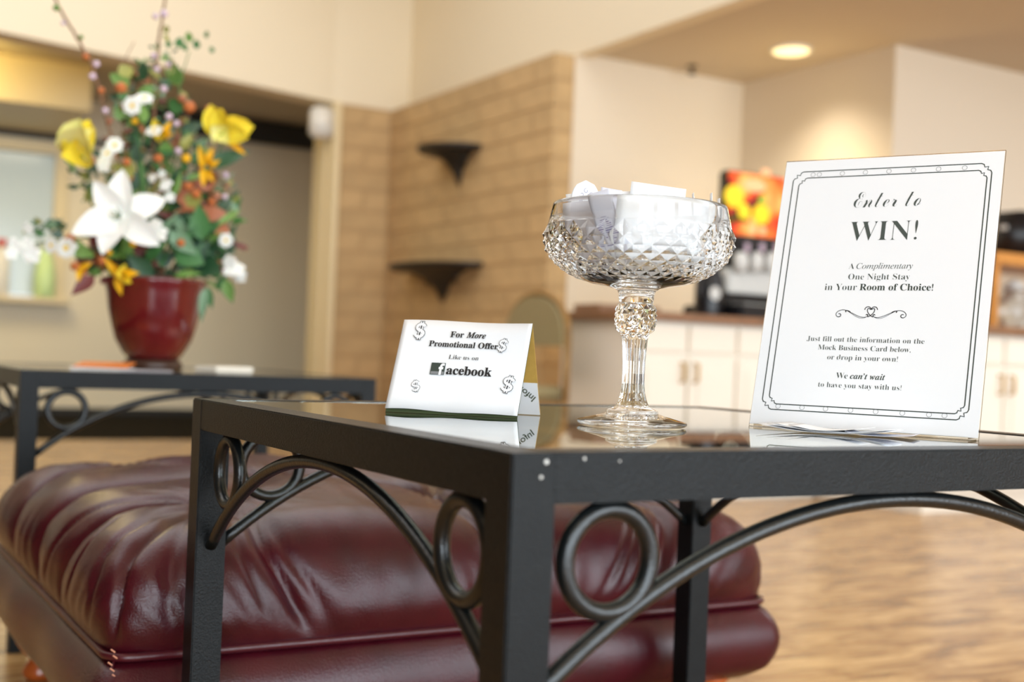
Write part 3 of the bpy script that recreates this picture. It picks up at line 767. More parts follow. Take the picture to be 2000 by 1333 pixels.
# flourish
def bez(p, n=14):
    out = []
    for i in range(n+1):
        t = i/n; a, b, c, d = p
        out.append(tuple(a[k]*(1-t)**3+3*b[k]*t*(1-t)**2+3*c[k]*t*t*(1-t)+d[k]*t**3 for k in (0, 1)))
    return out
fx, fy = 107.2, 119.5
for s in (-1, 1):
    pp = [bez([(s*3, -3.5), (s*9, -6.5), (s*15, -1), (s*24, 2.5)]), bez([(s*4, -4.2), (s*11, -7.5), (s*15, -2.5), (s*23, 2)]),
          bez([(s*24, 2.5), (s*31, 5), (s*37, -1.5), (s*32, -4.2)]), bez([(s*32, -4.2), (s*27.5, -5), (s*28.5, .2), (s*31.5, -1.2)]),
          bez([(s*20, 1), (s*24, 3.4), (s*26, 2.4), (s*24, .8)])]
    for q, w in zip(pp, (.55, .35, .6, .8, .9)):
        strokes([[(fx+x, fy+y) for x, y in q]], w, fr, False, LT).put('flourish', 'ink', sg)
    q = bez([(s*-2.6, -4), (s*6, 0), (s*4, 8), (s*.4, 3.6)]) + bez([(s*.4, 3.6), (s*-.5, 6.5), (s*5.5, 8.5), (s*6.2, 3.4)])
    strokes([[(fx+x, fy+y) for x, y in q]], .8, fr, False, LT).put('flourish', 'ink', sg)
    q = bez([(s*3, -3.5), (s*1.6, -2), (s*3.6, -.4), (s*4.4, -2.2)])
    strokes([[(fx+x, fy+y) for x, y in q]], .9, fr, False, LT).put('flourish', 'ink', sg)

# ------------------------------------------------------------------ tent card
dp, hz = .0433, .092; Lp = math.hypot(dp, hz); sn = dp/Lp
(ft, tb) = frame(.512, 1.1126, -.8171, sn)
if ft[3].y > 0: ft = (ft[0], ft[1], ft[2], -ft[3])
tc = thing('tent_card', 'folded promotional tent card at left on the near glass table', 'card', tuple(ft[0]+ft[1]*.068+tb*.045))
LM = Lp*1000
quad(ft, 0, 135.7, .3, LM-.5, -.0011, .0010).put('front_board', 'green', tc)
def wv(u, v): return (.5*math.sin(u*9)+.55*math.sin(u*4+1)) * (1-v) + .9*math.sin(u*6.3+.4)*v*.8, .0006*math.sin(u*11)*(1-v)**2 + .0008*(1-v)**3
fp_ = quad(ft, -.3, 135.9, 2.6, LM+.2, .0002, .0002, 28, 8, wv).put('front_sheet', 'paper', tc, True)
fb_A = ft[0]+tb*(2*dp); fb = (fb_A, ft[1], (-tb*dp+Vector((0, 0, hz)))/Lp, None)
nb = fb[1].cross(fb[2]); nb = nb if nb.y < 0 else -nb
fb = (fb[0], fb[1], fb[2], nb)
quad(fb, 0, 135.7, .3, LM-.8, 0, .0010).put('back_board', 'kraft', tc)
quad(fb, .2, 135.6, .3, 36.5, .0004, .0003).put('back_flap', 'paper', tc)
V, F = textmesh('InfoP', .012)
V2, F2 = place([Vector((q.x, q.y, 0)) for q in V], F, 0, 21, 0, (Vector((0, 0, 0)), Vector((1, 0, 0)), Vector((0, 1, 0)), Vector((0, 0, 1))))
an = math.radians(139)
vv = []
for q in V2:
    x, y = q.x*1000, q.y*1000
    X, Y = x*math.cos(an)-y*math.sin(an), x*math.sin(an)+y*math.cos(an)
    vv.append(fb[0]+fb[1]*((133.0+X)/1000)+fb[2]*((20.5+Y)/1000)+fb[3]*.0006)
ob('lettering', vv, F2, 'green', tc)
LTT = .0016
def TT(parts, x0, x1, y, h=None, gap=.12, rot=-.012, mt='ink'):
    V, F = line_of(parts, gap); return ink('lettering', place(V, F, x0, x1, y, ft, h, LTT, rot), mt, tc)
TT([('For', 'b', .012), ('More', 'bi', .012)], 53.1, 90.5, 83.3, gap=.3)
TT([('Promotional Offer', 'b', .012)], 32.2, 105.1, 72.2)
TT([('Like us on', 'b', -.012)], 55.9, 87.2, 59.0)
TT([('acebook', 'b', .014)], 56.0, 103.3, 42.3)
quad(ft, 39.2, 54.2, 41.6, 54.6, LTT-.0001, .0001).put('logo_square', 'inkg', tc)
quad(ft, 40.0, 53.6, 42.0, 45.0, LTT+.00005, .0001).put('logo_stripe', 'inklight', tc)
V, F = textmesh('f', .03)
ob('lettering', *place(V, F, 47.5, 53.2, 41.8, ft, 12.2, LTT+.0002, -.02), 'paper', tc)
def dollar(cx, cy, w, h, r):
    S_ = bez([(.42, .30), (.30, .52), (-.42, .50), (-.40, .20)], 8) + bez([(-.40, .20), (-.38, -.06), (.42, .06), (.40, -.20)], 8)[1:] + bez([(.40, -.20), (.38, -.50), (-.30, -.52), (-.44, -.30)], 8)[1:]
    def tr(P): return [(cx+(x*w*math.cos(r)-y*h*math.sin(r)), cy+(x*w*math.sin(r)+y*h*math.cos(r))) for x, y in P]
    k = h/19.0
    body = tr(S_); bars = [tr([(x+.03, .64), (x+.03, -.64)]) for x in (-.12, .12)]
    def lay(wd, bw_, ext, lift, mt):
        a_ = strokes([body], wd*k, ft, False, lift)
        for B in bars:
            (ax, ay), (bx, by) = B; L = math.hypot(bx-ax, by-ay); ux, uy = (bx-ax)/L*ext*k, (by-ay)/L*ext*k
            b_ = strokes([[(ax-ux, ay-uy), (bx+ux, by+uy)]], bw_*k, ft, False, lift+.00002); a_.add(b_.v, b_.f)
        a_.put('dollar_mark', mt, tc)
    lay(5.0, 2.9, .7, LTT, 'ink'); lay(3.6, 1.5, 0, LTT+.00012, 'paper')
    for (x, y) in ((.03, .24), (.03, -.24)):
        q = tr([(x-.055, y+.07), (x+.055, y+.07), (x+.055, y-.07), (x-.055, y-.07)]); strokes([q], .55*k, ft, True, LTT+.0003).put('dollar_mark', 'ink', tc)
for q in ((20.0, 89.8, 10.0, 16.0, -.05), (109.6, 76.2, 8.2, 11.8, -.2), (27.3, 28.2, 7.6, 10.2, .3), (121.8, 34.4, 11.0, 14.5, -.2)): dollar(*q)

# ------------------------------------------------------------------ crystal goblet
GX, GY = .6714, .9188
PXM = .000474
def gz(y): return .1255+(565-y)*.000472
gb = thing('crystal_goblet', 'diamond-cut crystal compote goblet on near glass table between card and sign', 'goblet', (GX, GY, TZ))
GC = Vector((GX, GY, TZ))
class Rev:
    """surface of revolution that can carry raised diamond bands"""
    def __init__(s, n): s.n = n; s.v = []; s.f = []; s.sm = []
    def ring(s, r, z, mod=None):
        i0 = len(s.v)
        for k in range(s.n):
            a = 2*PI*k/s.n; rr = r*(mod(a) if mod else 1); s.v.append(GC+Vector((rr*math.cos(a), rr*math.sin(a), z)))
        return i0
    def join(s, a, b, smooth=True):
        for k in range(s.n):
            j = (k+1) % s.n; s.f.append((a+k, a+j, b+j, b+k)); s.sm.append(smooth)
    def band(s, i0, levels, N, valley, apex, ilast_r, ilast_z):
        """diamonds below ring i0 (n = N*m); levels: list of (r, z)."""
        m = s.n//N; K = len(levels)
        C = []; Ap = []
        for k, (r, z) in enumerate(levels):
            cr = []; ar = []
            for i in range(N):
                ph = 2*PI*(i+.5*(k % 2))/N
                cr.append(len(s.v)); s.v.append(GC+Vector((math.cos(ph), math.sin(ph), 0))*(r-(valley if 0 < k < K-1 else 0))+Vector((0, 0, z)))
                ph = 2*PI*(i+.5*(k % 2)+.5)/N
                ar.append(len(s.v)); s.v.append(GC+Vector((math.cos(ph), math.sin(ph), 0))*(r+apex)+Vector((0, 0, z)))
            C.append(cr); Ap.append(ar)
        def c(k, i): return C[k][i % N]
        for k in range(1, K-1):
            for i in range(N):
                A = Ap[k][i]
                if k % 2: L, R_ = c(k, i), c(k, i+1); T_, B_ = c(k-1, i+1), c(k+1, i+1)
                else: L, R_ = c(k, i), c(k, i+1); T_, B_ = c(k-1, i), c(k+1, i)
                for t in ((T_, A, R_)[::-1], (R_, A, B_)[::-1], (B_, A, L)[::-1], (L, A, T_)[::-1]): s.f.append(t); s.sm.append(False)
        # top and bottom seams
        j0 = s.ring(levels[0][0], levels[0][1]+.0003)
        for i in range(N):
            ids = [j0+(i*m+q) % s.n for q in range(m+1)]
            s.f.append((c(0, i), c(1, i), c(0, i+1))); s.sm.append(False)
            s.f.append(tuple([c(0, i+1)] + ids[::-1] + [c(0, i)])[::-1]); s.sm.append(False)
        kl = K-1; sh = .5*(kl % 2)
        j1 = s.ring(ilast_r, ilast_z)
        for i in range(N):
            o = int(round(sh*m))
            ids = [j1+(i*m+q+o) % s.n for q in range(m+1)]
            up = c(kl-1, i+1) if kl % 2 else c(kl-1, i)
            s.f.append((c(kl, i), c(kl, i+1), up)); s.sm.append(False)
            s.f.append(tuple([c(kl, i)] + ids + [c(kl, i+1)])); s.sm.append(False)
        return j0, j1
    def put(s, name, parent, sign=1, closed=False):
        me = mesh(s.v, s.f, GC); bm = bmesh.new(); bm.from_mesh(me)
        bmesh.ops.recalc_face_normals(bm, faces=bm.faces[:])
        # outermost face decides the direction
        best = max(bm.faces, key=lambda f: f.calc_center_median().xy.length)
        cc = best.calc_center_median(); 
        if best.normal.x*cc.x+best.normal.y*cc.y < 0: bmesh.ops.reverse_faces(bm, faces=bm.faces[:])
        bm.faces.ensure_lookup_table()
        bm.to_mesh(me); bm.free()
        o = link(name, me, 'crystal', parent)
        if len(me.polygons) == len(s.sm): me.polygons.foreach_set('use_smooth', s.sm)
        return o
def chain(rv, i0, prof, mod=None, smooth=True):
    for r, z in prof:
        j = rv.ring(r, z, mod) if not callable(mod) or True else 0
        rv.join(i0, j, smooth); i0 = j
    return i0
N0 = 128
rv = Rev(N0)
# bowl: inner surface from the bottom up, rim, smooth band, diamonds, underside, neck
i = rv.ring(.0015, gz(549)); inner = [(.015, gz(549.5)), (.040, gz(545)), (.058, gz(533)), (.070, gz(516)), (.0765, gz(494)), (.0785, gz(470)), (.0775, gz(440)), (.0767, gz(411)), (.0768, gz(405)), (.0777, gz(402.5)), (.0793, gz(402.5)), (.0800, gz(405)), (.0806, gz(412)), (.0826, gz(430)), (.0842, gz(446))]
rv.f.append(tuple(range(i, i+N0))); rv.sm.append(True)
i = chain(rv, i, inner)
lev = [(448, 179), (464, 184), (480, 183.5), (495, 179), (509, 170.5), (521, 159), (531, 147), (539.5, 133), (546.5, 118), (552, 101)]
levels = [(r*PXM, gz(y)) for y, r in lev]
j0, j1 = rv.band(i, levels, 32, .0017, .0015, 90*PXM, gz(555.5))
rv.join(i, j0)
iend = chain(rv, j1, [(62*PXM, gz(560)), (45*PXM, gz(564)), (37*PXM, gz(569)), (34.5*PXM, gz(577)), (33.5*PXM, gz(587)), (33*PXM, gz(592))])
rv.put('bowl', gb)
rv = Rev(96)
i = rv.ring(33*PXM, gz(592)); i = chain(rv, i, [(34*PXM, gz(595))])
levels = [(35*PXM, gz(596)), (37.5*PXM, gz(605)), (38.5*PXM, gz(615)), (38.8*PXM, gz(625)), (38*PXM, gz(635)), (35*PXM, gz(644)), (30*PXM, gz(651))]
j0, j1 = rv.band(i, levels, 12, .0009, .0016, 26*PXM, gz(656)); rv.join(i, j0)
rv.put('knop', gb)
rv = Rev(96)
fl_ = lambda a: 1-.10*abs(math.sin(6*a))**.7
i = rv.ring(26*PXM, gz(656))
i = chain(rv, i, [(25.2*PXM, gz(662))], fl_)
i = chain(rv, i, [(23.5*PXM, gz(680)), (22*PXM, gz(705)), (21.5*PXM, gz(730)), (22*PXM, gz(750)), (24*PXM, gz(768)), (27.5*PXM, gz(782)), (31.5*PXM, gz(791))], fl_, False)
i = chain(rv, i, [(34*PXM, gz(795))])
rv.put('stem', gb)
rv = Rev(96)
i = rv.ring(34*PXM, gz(795))
i = chain(rv, i, [(45*PXM, gz(799.5)), (49*PXM, gz(801)), (50.5*PXM, gz(804)), (50*PXM, gz(809)), (52*PXM, .0112), (70*PXM, .0086), (90*PXM, .0062), (103*PXM, .0048), (106.5*PXM, .0036), (106.5*PXM, .0022), (104*PXM, .0008), (100*PXM, .0002), (94*PXM, .0004), (80*PXM, .0016), (50*PXM, .0030), (3*PXM, .0038)])
rv.f.append(tuple(range(i, i+96))); rv.sm.append(True)
rv.put('foot', gb)

# cards standing in the goblet
TR = CR.copy(); TR.z = 0; TR.normalize(); TB = Vector((-TR.y, TR.x, 0))      # picture-right and away from the camera
def card(name, label, du, z0, dback, w, h, tilt, yaw, lean, mt='paper', shape=None, curl=0, group=None, cat='card', n=8):
    n = 18 if shape else n
    """du: sideways offset (m) from the goblet axis, z0: height of the lower edge above the table; cards are thin curved sheets"""
    vs = []; fs = []
    a = Matrix.Rotation(yaw, 3, 'Z') @ TR; bk = Vector((-a.y, a.x, 0))
    up = (Vector((0, 0, 1))*math.cos(lean)+bk*math.sin(lean))
    A2 = a*math.cos(tilt)+up*math.sin(tilt); U2 = -a*math.sin(tilt)+up*math.cos(tilt); nn = A2.cross(U2)
    c0 = GC+TR*du+TB*dback+Vector((0, 0, z0))
    for s in (0, 1):
        for j in range(n+1):
            for i in range(n+1):
                u, v = i/n-.5, j/n
                if shape == 'round': u *= (.8+.2*v/.75 if v < .75 else math.sqrt(max(0.0, 1-((v-.75)/.25)**2))*.999+.001)
                q = c0+A2*(u*w)+U2*(v*h)+nn*(curl*((u*2)**2)-s*.0003)
                vs.append(q)
    W = n+1; K = W*W
    for j in range(n):
        for i in range(n):
            q = (j*W+i, j*W+i+1, (j+1)*W+i+1, (j+1)*W+i); fs.append(q); fs.append(tuple(k+K for k in q[::-1]))
    rim = [i for i in range(n)] + [n+j*W for j in range(n)] + [n*W+i for i in range(n, 0, -1)] + [j*W for j in range(n, 0, -1)]
    for k in range(len(rim)):
        p, q = rim[k], rim[(k+1) % len(rim)]; fs.append((q, p, p+K, q+K))
    o = ob(name, vs, fs, mt, None, True)
    tagp(o, label, cat, group)
    fr_ = (c0-A2*(w/2), A2, U2, nn if nn.dot(CF) < 0 else -nn)
    return o, fr_
GRP = 'paper cards in the goblet'
card('entry_card', 'tallest plain white card tilted above the goblet rim', .0108, .142, .012, .052, .083, -.10, .05, .06, group=GRP)
card('entry_card', 'wide white card behind the tallest one in goblet', -.0245, .146, .022, .048, .072, .03, -.1, .03, group=GRP)
card('entry_card', 'broad white card pressed against front of the goblet bowl', .012, .152, -.050, .080, .051, -.03, .10, -.02, group=GRP, curl=.006)
card('entry_card', 'white card at right of goblet bowl with dark line along top', .043, .154, -.020, .046, .047, -.06, .25, .05, group=GRP)
card('entry_card', 'crumpled grey-white card at left inside the goblet bowl', -.044, .154, -.010, .046, .044, .05, -.35, .0, 'paperg', group=GRP, curl=.008)
card('entry_card', 'pale folded card beside the scroll-printed one in goblet', -.034, .146, .005,   .020, .073, -.12, .1, .05, 'paperg', group=GRP)
card('entry_card', 'narrow white card leaning left of centre in goblet', -.042, .150, .020, .030, .066, .18, .2, .0, group=GRP)
rc, rfr = card('scroll_card', 'rounded lavender-white card printed with scrolls, sticking out left', -.052, .152, .000, .026, .072, -.02, -.15, .0, 'paper', 'round', group=GRP)
mb = MB()
for (x, y, r) in ((7, 70, 3), (12, 74, 3.2), (17, 70, 3), (8, 62, 3.4), (13, 65, 3), (7, 54, 3), (18, 61, 2.5), (10, 57, 2.4)):
    y *= .84; x = 4+x*.85; r *= .8
    q = [(x+r*math.cos(t*.55+x)*(1-t/14), y+r*math.sin(t*.55+x)*(1-t/14)) for t in range(11)]
    s_ = strokes([q], .30, rfr, False, .0008); mb.add(s_.v, s_.f)
mb.put('scroll_print', 'inkblue', rc)
sl, sfr = card('printed_slip', 'slanting printed receipt slip seen through the bowl front', -.026, .154, -.058, .020, .055, .30, -.1, 0, 'paperg', group=GRP, cat='slip')
mb = MB()
for k in range(9):
    s_ = strokes([[(4+k*.15, 12+k*2.0), (13-(k % 3)*1.4, 12+k*2.0)]], .5 if k % 3 else .9, sfr, False, .0008); mb.add(s_.v, s_.f)
mb.put('slip_print', 'inkblue', sl)
for (du, h, db, tl, lb) in ((.052, .070, .03, -.12, 'thin upright card edge, leftmost of four at right of goblet'), (.066, .068, .010, -.03, 'thin upright card edge, second of four at right of goblet'), (.0715, .062, .0, .10, 'curled card edge, third of four at right of goblet'), (.078, .050, -.005, -.18, 'short card edge, rightmost of four at right of goblet')):
    card('entry_card', lb, min(du, .0735), .162, db, .022, h-.013, tl*.4, PI/2-.165+.10*tl, 0, group=GRP, curl=.002)
# print line on the right hand card
# ------------------------------------------------------------------ loose cards in front of the sign
def flat_card(label, cx, cy, yaw, w, d, z, lift, mt='paper', seed=0):
    n = 14; vs = []; fs = []
    a = Vector((math.cos(yaw), math.sin(yaw), 0)); b = Vector((-a.y, a.x, 0))
    for s in (0, 1):
        for j in range(7):
            for i in range(n+1):
                u, v = i/n-.5, j/6-.5
                zz = z+lift*(abs(u*2)**2.2)+.0008*math.sin(u*9+seed)*abs(u)
                vs.append(Vector((cx, cy, 0))+a*(u*w)+b*(v*d)+Vector((0, 0, TZ+zz+(.0003 if s == 0 else 0))))
    W = n+1; K = W*7
    for j in range(6):
        for i in range(n):
            q = (j*W+i, j*W+i+1, (j+1)*W+i+1, (j+1)*W+i); fs.append(q); fs.append(tuple(k+K for k in q[::-1]))
    rim = [i for i in range(n)] + [n+j*W for j in range(6)] + [6*W+i for i in range(n, 0, -1)] + [j*W for j in range(6, 0, -1)]
    for k in range(len(rim)):
        p, q = rim[k], rim[(k+1) % len(rim)]; fs.append((q, p, p+K, q+K))
    o = ob('blank_card', vs, fs, mt, None, True); return tagp(o, label, 'card', 'loose cards at the foot of the sign')
A, a = fr[0], fr[1]
front = Vector((-back.x, -back.y, 0))
for (t, off, dyaw, w, z, lf, mt, lb) in ((.092, .034, .03, .125, .0002, .0050, 'paper', 'lowest wide white card lying at foot of the sign'), (.100, .036, -.05, .105, .0010, .0056, 'paper', 'second white card in the pile at foot of the sign'),
                                       (.108, .035, .06, .095, .0018, .0040, 'paper', 'third white card in the pile at foot of the sign'), (.085, .037, -.02, .088, .0026, .0034, 'paper', 'topmost white card in the pile at foot of the sign'),
                                       (.140, .030, .12, .060, .0004, .0026, 'paperg', 'grey curled card at right end of the pile by sign')):
    p = A+a*t+front*off
    flat_card(lb, p.x, p.y, -1.0896+dyaw, w, .045, z, lf, mt, t*50)

# ------------------------------------------------------------------ pot, flowers
YP = 2.78; MPX = .001145
pt = thing('flower_pot', 'glossy burgundy ceramic pot on far iron table', 'pot', (.706, YP, TZ))
def pz(y): return (722-y)*MPX
PC = (.706, YP, TZ)
MB().lathe([(.040, pz(706)), (50*MPX, pz(701)), (58*MPX, pz(690)), (72*MPX, pz(666)), (81*MPX, pz(635)), (88*MPX, pz(605)), (92*MPX, pz(575)), (95*MPX, pz(560)), (98*MPX, pz(552)), (98*MPX, pz(547)), (93*MPX, pz(546)), (89*MPX, pz(552)), (82*MPX, pz(590)), (60*MPX, pz(600))], PC, 56).put('body', 'pot', pt, True)
MB().lathe([(54*MPX, 0), (57*MPX, .003), (56*MPX, .012), (54*MPX, pz(707)), (49*MPX, pz(703)), (40*MPX, pz(702))], PC, 48).put('foot_ring', 'potfoot', pt, True)

fa = thing('flower_arrangement', 'mixed artificial flower arrangement filling the burgundy pot', 'flowers', (.706, YP, TZ+.14))
FO = org(fa)
MB().lathe([(86*MPX, pz(566)), (70*MPX, pz(545)), (30*MPX, pz(535))], PC, 24).put('moss', 'soil', fa, True)
def FP(px, py, dy=0): return at(px, py, YP+dy)
def leafmesh(w=.45, n=5, cup=.12, bend=.25, point=1.0):
    vs = []; fs = []
    for i in range(n+1):
        t = i/n; h = w*.5*(math.sin(PI*t**.8)**point)*(1-.15*t)+.004
        z = -bend*t*t
        vs += [(-h, t, z+cup*h*2), (0, t, z), (h, t, z+cup*h*2)]
    for i in range(n):
        a = i*3; fs += [(a, a+1, a+4, a+3), (a+1, a+2, a+5, a+4)]
    return vs, fs
def shared(vs, fs, mt, smooth=True):
    me = mesh(vs, fs); me.materials.append(M[mt]); me.polygons.foreach_set('use_smooth', [smooth]*len(me.polygons)); return me
LF = []
for k in range(len(LEAFC)):
    LF.append([shared(*leafmesh(.55, 5, .15, .25), 'leaf%d' % k), shared(*leafmesh(.34, 5, .2, .35), 'leaf%d' % k), shared(*leafmesh(.8, 5, .1, .15, .7), 'leaf%d' % k)])
def orient(d, n):
    """matrix whose Y axis is d and Z axis near n"""
    y = d.normalized(); x = y.cross(n)
    if x.length < 1e-4: x = Vector((1, 0, 0))
    x.normalize(); z = x.cross(y)
    return Matrix(((x.x, y.x, z.x), (x.y, y.y, z.y), (x.z, y.z, z.z)))
def inst(name, me, parent, pos, d, n, s):
    o = bpy.data.objects.new(name, me); COL.objects.link(o); o.parent = parent
    R = orient(d, n).to_4x4(); sm = Matrix.Diagonal((s[0], s[1], s[2], 1)) if isinstance(s, tuple) else Matrix.Scale(s, 4)
    o.matrix_local = Matrix.Translation(Vector(pos)-org(parent)) @ R @ sm
    ORG[o.name] = org(parent); return o
TOC = -CF  # towards the camera
hub = FP(300, 545)
def rv3(): return Vector((random.uniform(-1, 1), random.uniform(-1, 1), random.uniform(-1, 1)))
nleaf = 0
def leaves(cx, cy, rx, ry, cnt, pal, size, depth=.10, var=0):
    global nleaf
    for _ in range(cnt):
        r = math.sqrt(random.random()); a = random.uniform(0, 2*PI)
        p = FP(cx+rx*r*math.cos(a), cy+ry*r*math.sin(a), random.uniform(-depth, depth))
        d = (p-hub).normalized()*.8+rv3()*.7
        nrm_ = TOC*1.0+rv3()*.8+Vector((0, 0, .4))
        k = random.choice(pal); s = size*random.uniform(.7, 1.25)*MPX
        inst('leaf', LF[k][random.randrange(3) if not var else var-1], fa, p-d.normalized()*s*.5, d, nrm_, s); nleaf += 1
leaves(330, 470, 120, 75, 72, [0, 0, 2, 3, 8, 5, 6, 1], 60, .10)
leaves(390, 430, 75, 60, 26, [0, 2, 3, 3, 1, 7], 58, .08)
leaves(380, 375, 60, 35, 18, [7, 5, 7, 4, 5], 46, .07)
leaves(220, 500, 70, 40, 22, [0, 2, 5, 6, 1], 52, .08)
leaves(320, 300, 95, 80, 44, [2, 4, 4, 1, 5, 0, 8], 44, .08)
leaves(290, 190, 70, 70, 26, [4, 1, 2, 5, 1, 0], 36, .06)
leaves(190, 340, 35, 45, 10, [2, 8, 4], 30, .05)
leaves(95, 445, 35, 16, 9, [0, 8, 3], 26, .04)
leaves(318, 110, 22, 60, 8, [1, 4, 2], 20, .03)
leaves(430, 520, 35, 40, 10, [0, 2, 1], 34, .05)
def filler(regions, mt_ks, name):
    for k in mt_ks:
        mb = MB()
        for (cx, cy, rx, ry, cnt, size) in regions:
            for _ in range(cnt):
                r = math.sqrt(random.random()); a = random.uniform(0, 2*PI)
                p = FP(cx+rx*r*math.cos(a), cy+ry*r*math.sin(a), random.uniform(-.03, .11))
                d = (p-hub).normalized()*.6+rv3()*.8; s = size*random.uniform(.6, 1.3)*MPX
                R = orient(d, TOC+rv3()*.9).to_4x4(); M_ = Matrix.Translation(p) @ R @ Matrix.Scale(s, 4)
                v, f = leafmesh(.5, 3, .15, .25); mb.add([M_ @ Vector(q) for q in v], f)
        o = mb.put(name, 'leaf%d' % k, fa, True); o['kind'] = 'stuff'
REG = [(325, 480, 125, 70, 34, 34), (385, 430, 75, 60, 18, 34), (225, 500, 65, 42, 14, 28), (320, 330, 90, 80, 26, 26), (300, 220, 75, 70, 15, 20), (310, 140, 40, 50, 5, 14), (95, 445, 38, 16, 3, 18), (180, 350, 40, 50, 5, 22), (440, 400, 30, 60, 5, 20)]
filler(REG, [0, 2, 3, 8, 4, 1, 2, 0], 'filler_foliage')
filler([(380, 390, 70, 50, 10, 30), (300, 260, 90, 90, 12, 16), (250, 510, 90, 40, 12, 24), (420, 470, 40, 50, 6, 22)], [5, 6, 7], 'filler_foliage')
for (x, y, s) in ((348, 82, 24), (372, 72, 22), (386, 86, 20), (404, 67, 15), (415, 97, 14), (330, 86, 16), (305, 88, 16), (362, 92, 16)):
    inst('leaf', LF[0 if x != 372 else 1][2], fa, FP(x, y+s/2), Vector((random.uniform(-.4, .4), 0, 1)), TOC+rv3()*.3, s*MPX)
# individual long leaves
for (x0, y0, x1, y1, k, v, wd_) in ((398, 330, 492, 284, 2, 1, .9), (185, 540, 140, 572, 6, 0, 1.0), (405, 560, 388, 625, 3, 1, .9), (440, 545, 452, 592, 1, 0, 1.0), (425, 440, 470, 405, 1, 1, .7), (405, 560, 412, 602, 0, 0, .8), (452, 470, 482, 492, 6, 1, .6), (330, 450, 385, 500, 3, 0, .9), (395, 470, 385, 400, 0, 0, 1.2), (300, 540, 250, 500, 2, 0, 1.1)):
    a, b = FP(x0, y0, -.09), FP(x1, y1, -.10); L = (b-a).length
    inst('leaf', LF[k][v], fa, a, b-a, TOC, (L*wd_, L, L)); nleaf += 1
# stems and twigs
def stem(pts, r0, r1, mt, name='stem'):
    P = [FP(*p) for p in pts]; out = []
    for i in range(len(P)-1):
        for k in range(5): out.append(P[i].lerp(P[i+1], k/5))
    out.append(P[-1]); n = len(out)
    for i in range(1, n-1): out[i] = out[i]+rv3()*.0012
    MB().tube(out, [r0+(r1-r0)*i/(n-1) for i in range(n)], 7).put(name, mt, fa, True)
stem([(290, 500), (235, 330), (205, 220), (180, 125), (150, 72), (118, 20), (100, -20)], .004, .0028, 'stem', 'twig')
stem([(300, 500), (300, 300), (302, 160), (310, 80), (318, 25), (326, -15)], .004, .0026, 'stem', 'twig')
stem([(300, 500), (345, 300), (352, 160), (370, 100)], .003, .0012, 'gstem')
stem([(250, 480), (238, 200), (236, 130), (262, 82)], .002, .001, 'stem', 'twig')
stem([(290, 500), (278, 360), (262, 232)], .008, .0085, 'gstem')
stem([(290, 520), (200, 460), (120, 470), (30, 480)], .003, .0015, 'gstem')
stem([(330, 500), (420, 420), (455, 330)], .003, .0012, 'stem', 'twig')
stem([(300, 500), (180, 400), (165, 290)], .003, .002, 'gstem')
stem([(320, 500), (400, 350), (440, 270)], .003, .002, 'gstem')
stem([(340, 520), (420, 530), (458, 515)], .003, .002, 'gstem')
bud = []
mbb = MB().lathe([(.02, 0), (.5, .35), (.45, .7), (.15, 1.0)], (0, 0, 0), 8)
budm = {m_: shared(mbb.v, mbb.f, m_) for m_ in ('lilac', 'orangep', 'gold', 'lily', 'leaf1', 'leaf5')}
for (x, y, s, mt) in ((190, 118, 13, 'lilac'), (183, 142, 14, 'lilac'), (208, 210, 13, 'lilac'), (332, 220, 14, 'lilac'), (346, 234, 13, 'lilac'), (322, 168, 14, 'lilac'), (308, 130, 12, 'lilac'), (302, 104, 12, 'lilac'), (330, 120, 10, 'lilac'), (350, 288, 14, 'lilac'),
                      (442, 335, 13, 'lilac'), (441, 378, 12, 'lilac'), (322, 18, 16, 'lilac'), (305, 25, 12, 'lilac'), (125, 40, 9, 'lilac'), (112, 8, 13, 'leaf1'), (160, 68, 10, 'leaf1'), (170, 105, 13, 'orangep'), (200, 170, 13, 'orangep'), (215, 230, 12, 'leaf5'),
                      (240, 160, 22, 'orangep'), (372, 195, 24, 'orangep'), (358, 185, 18, 'leaf5'), (410, 205, 16, 'orangep'), (250, 308, 16, 'orangep'), (254, 336, 18, 'orangep'), (180, 305, 16, 'orangep'), (312, 300, 18, 'orangep'), (415, 385, 16, 'orangep'), (150, 510, 18, 'orangep'), (165, 520, 16, 'orangep'),
                      (265, 230, 13, 'gold'), (366, 300, 18, 'gold'), (140, 455, 20, 'orangep'), (215, 487, 12, 'gold'), (262, 468, 14, 'gold'), (355, 465, 16, 'orangep'), (385, 370, 19, 'orangep'), (370, 355, 17, 'orangep'), (280, 510, 20, 'orangep'), (203, 500, 17, 'orangep')):
    p = FP(x, y+s*.5, -.07+random.uniform(-.03, .03)); inst('bud', budm[mt], fa, p, Vector((random.uniform(-.4, .4), -.3, 1)), TOC, (s*MPX, s*MPX, s*MPX))
# flowers
def petal(w, n=6, cup=.12, bend=.2, tipw=1.0, base=.15):
    vs = []; fs = []
    for i in range(n+1):
        t = i/n; h = w*.5*(math.sin(PI*(base+(1-base)*t)**1.0)**(.5 if w > .8 else .75) if t < 1 else 0)*tipw+.003
        z = .12*math.sin(PI*t)-bend*t*t
        vs += [(-h, t, z+cup*h), (-h*.5, t, z+cup*h*.2), (0, t, z-.02), (h*.5, t, z+cup*h*.2), (h, t, z+cup*h)]
    for i in range(n):
        for k in range(4): a = i*5+k; fs.append((a, a+1, a+6, a+5))
    return vs, fs
pm_lily = shared(*petal(.56, 8, .35, .12), 'lily'); 
def flower_root(name, me_v, me_f, mt, pos):
    o = ob(name, [Vector(v)+pos for v in me_v], me_f, mt, fa, True); return o
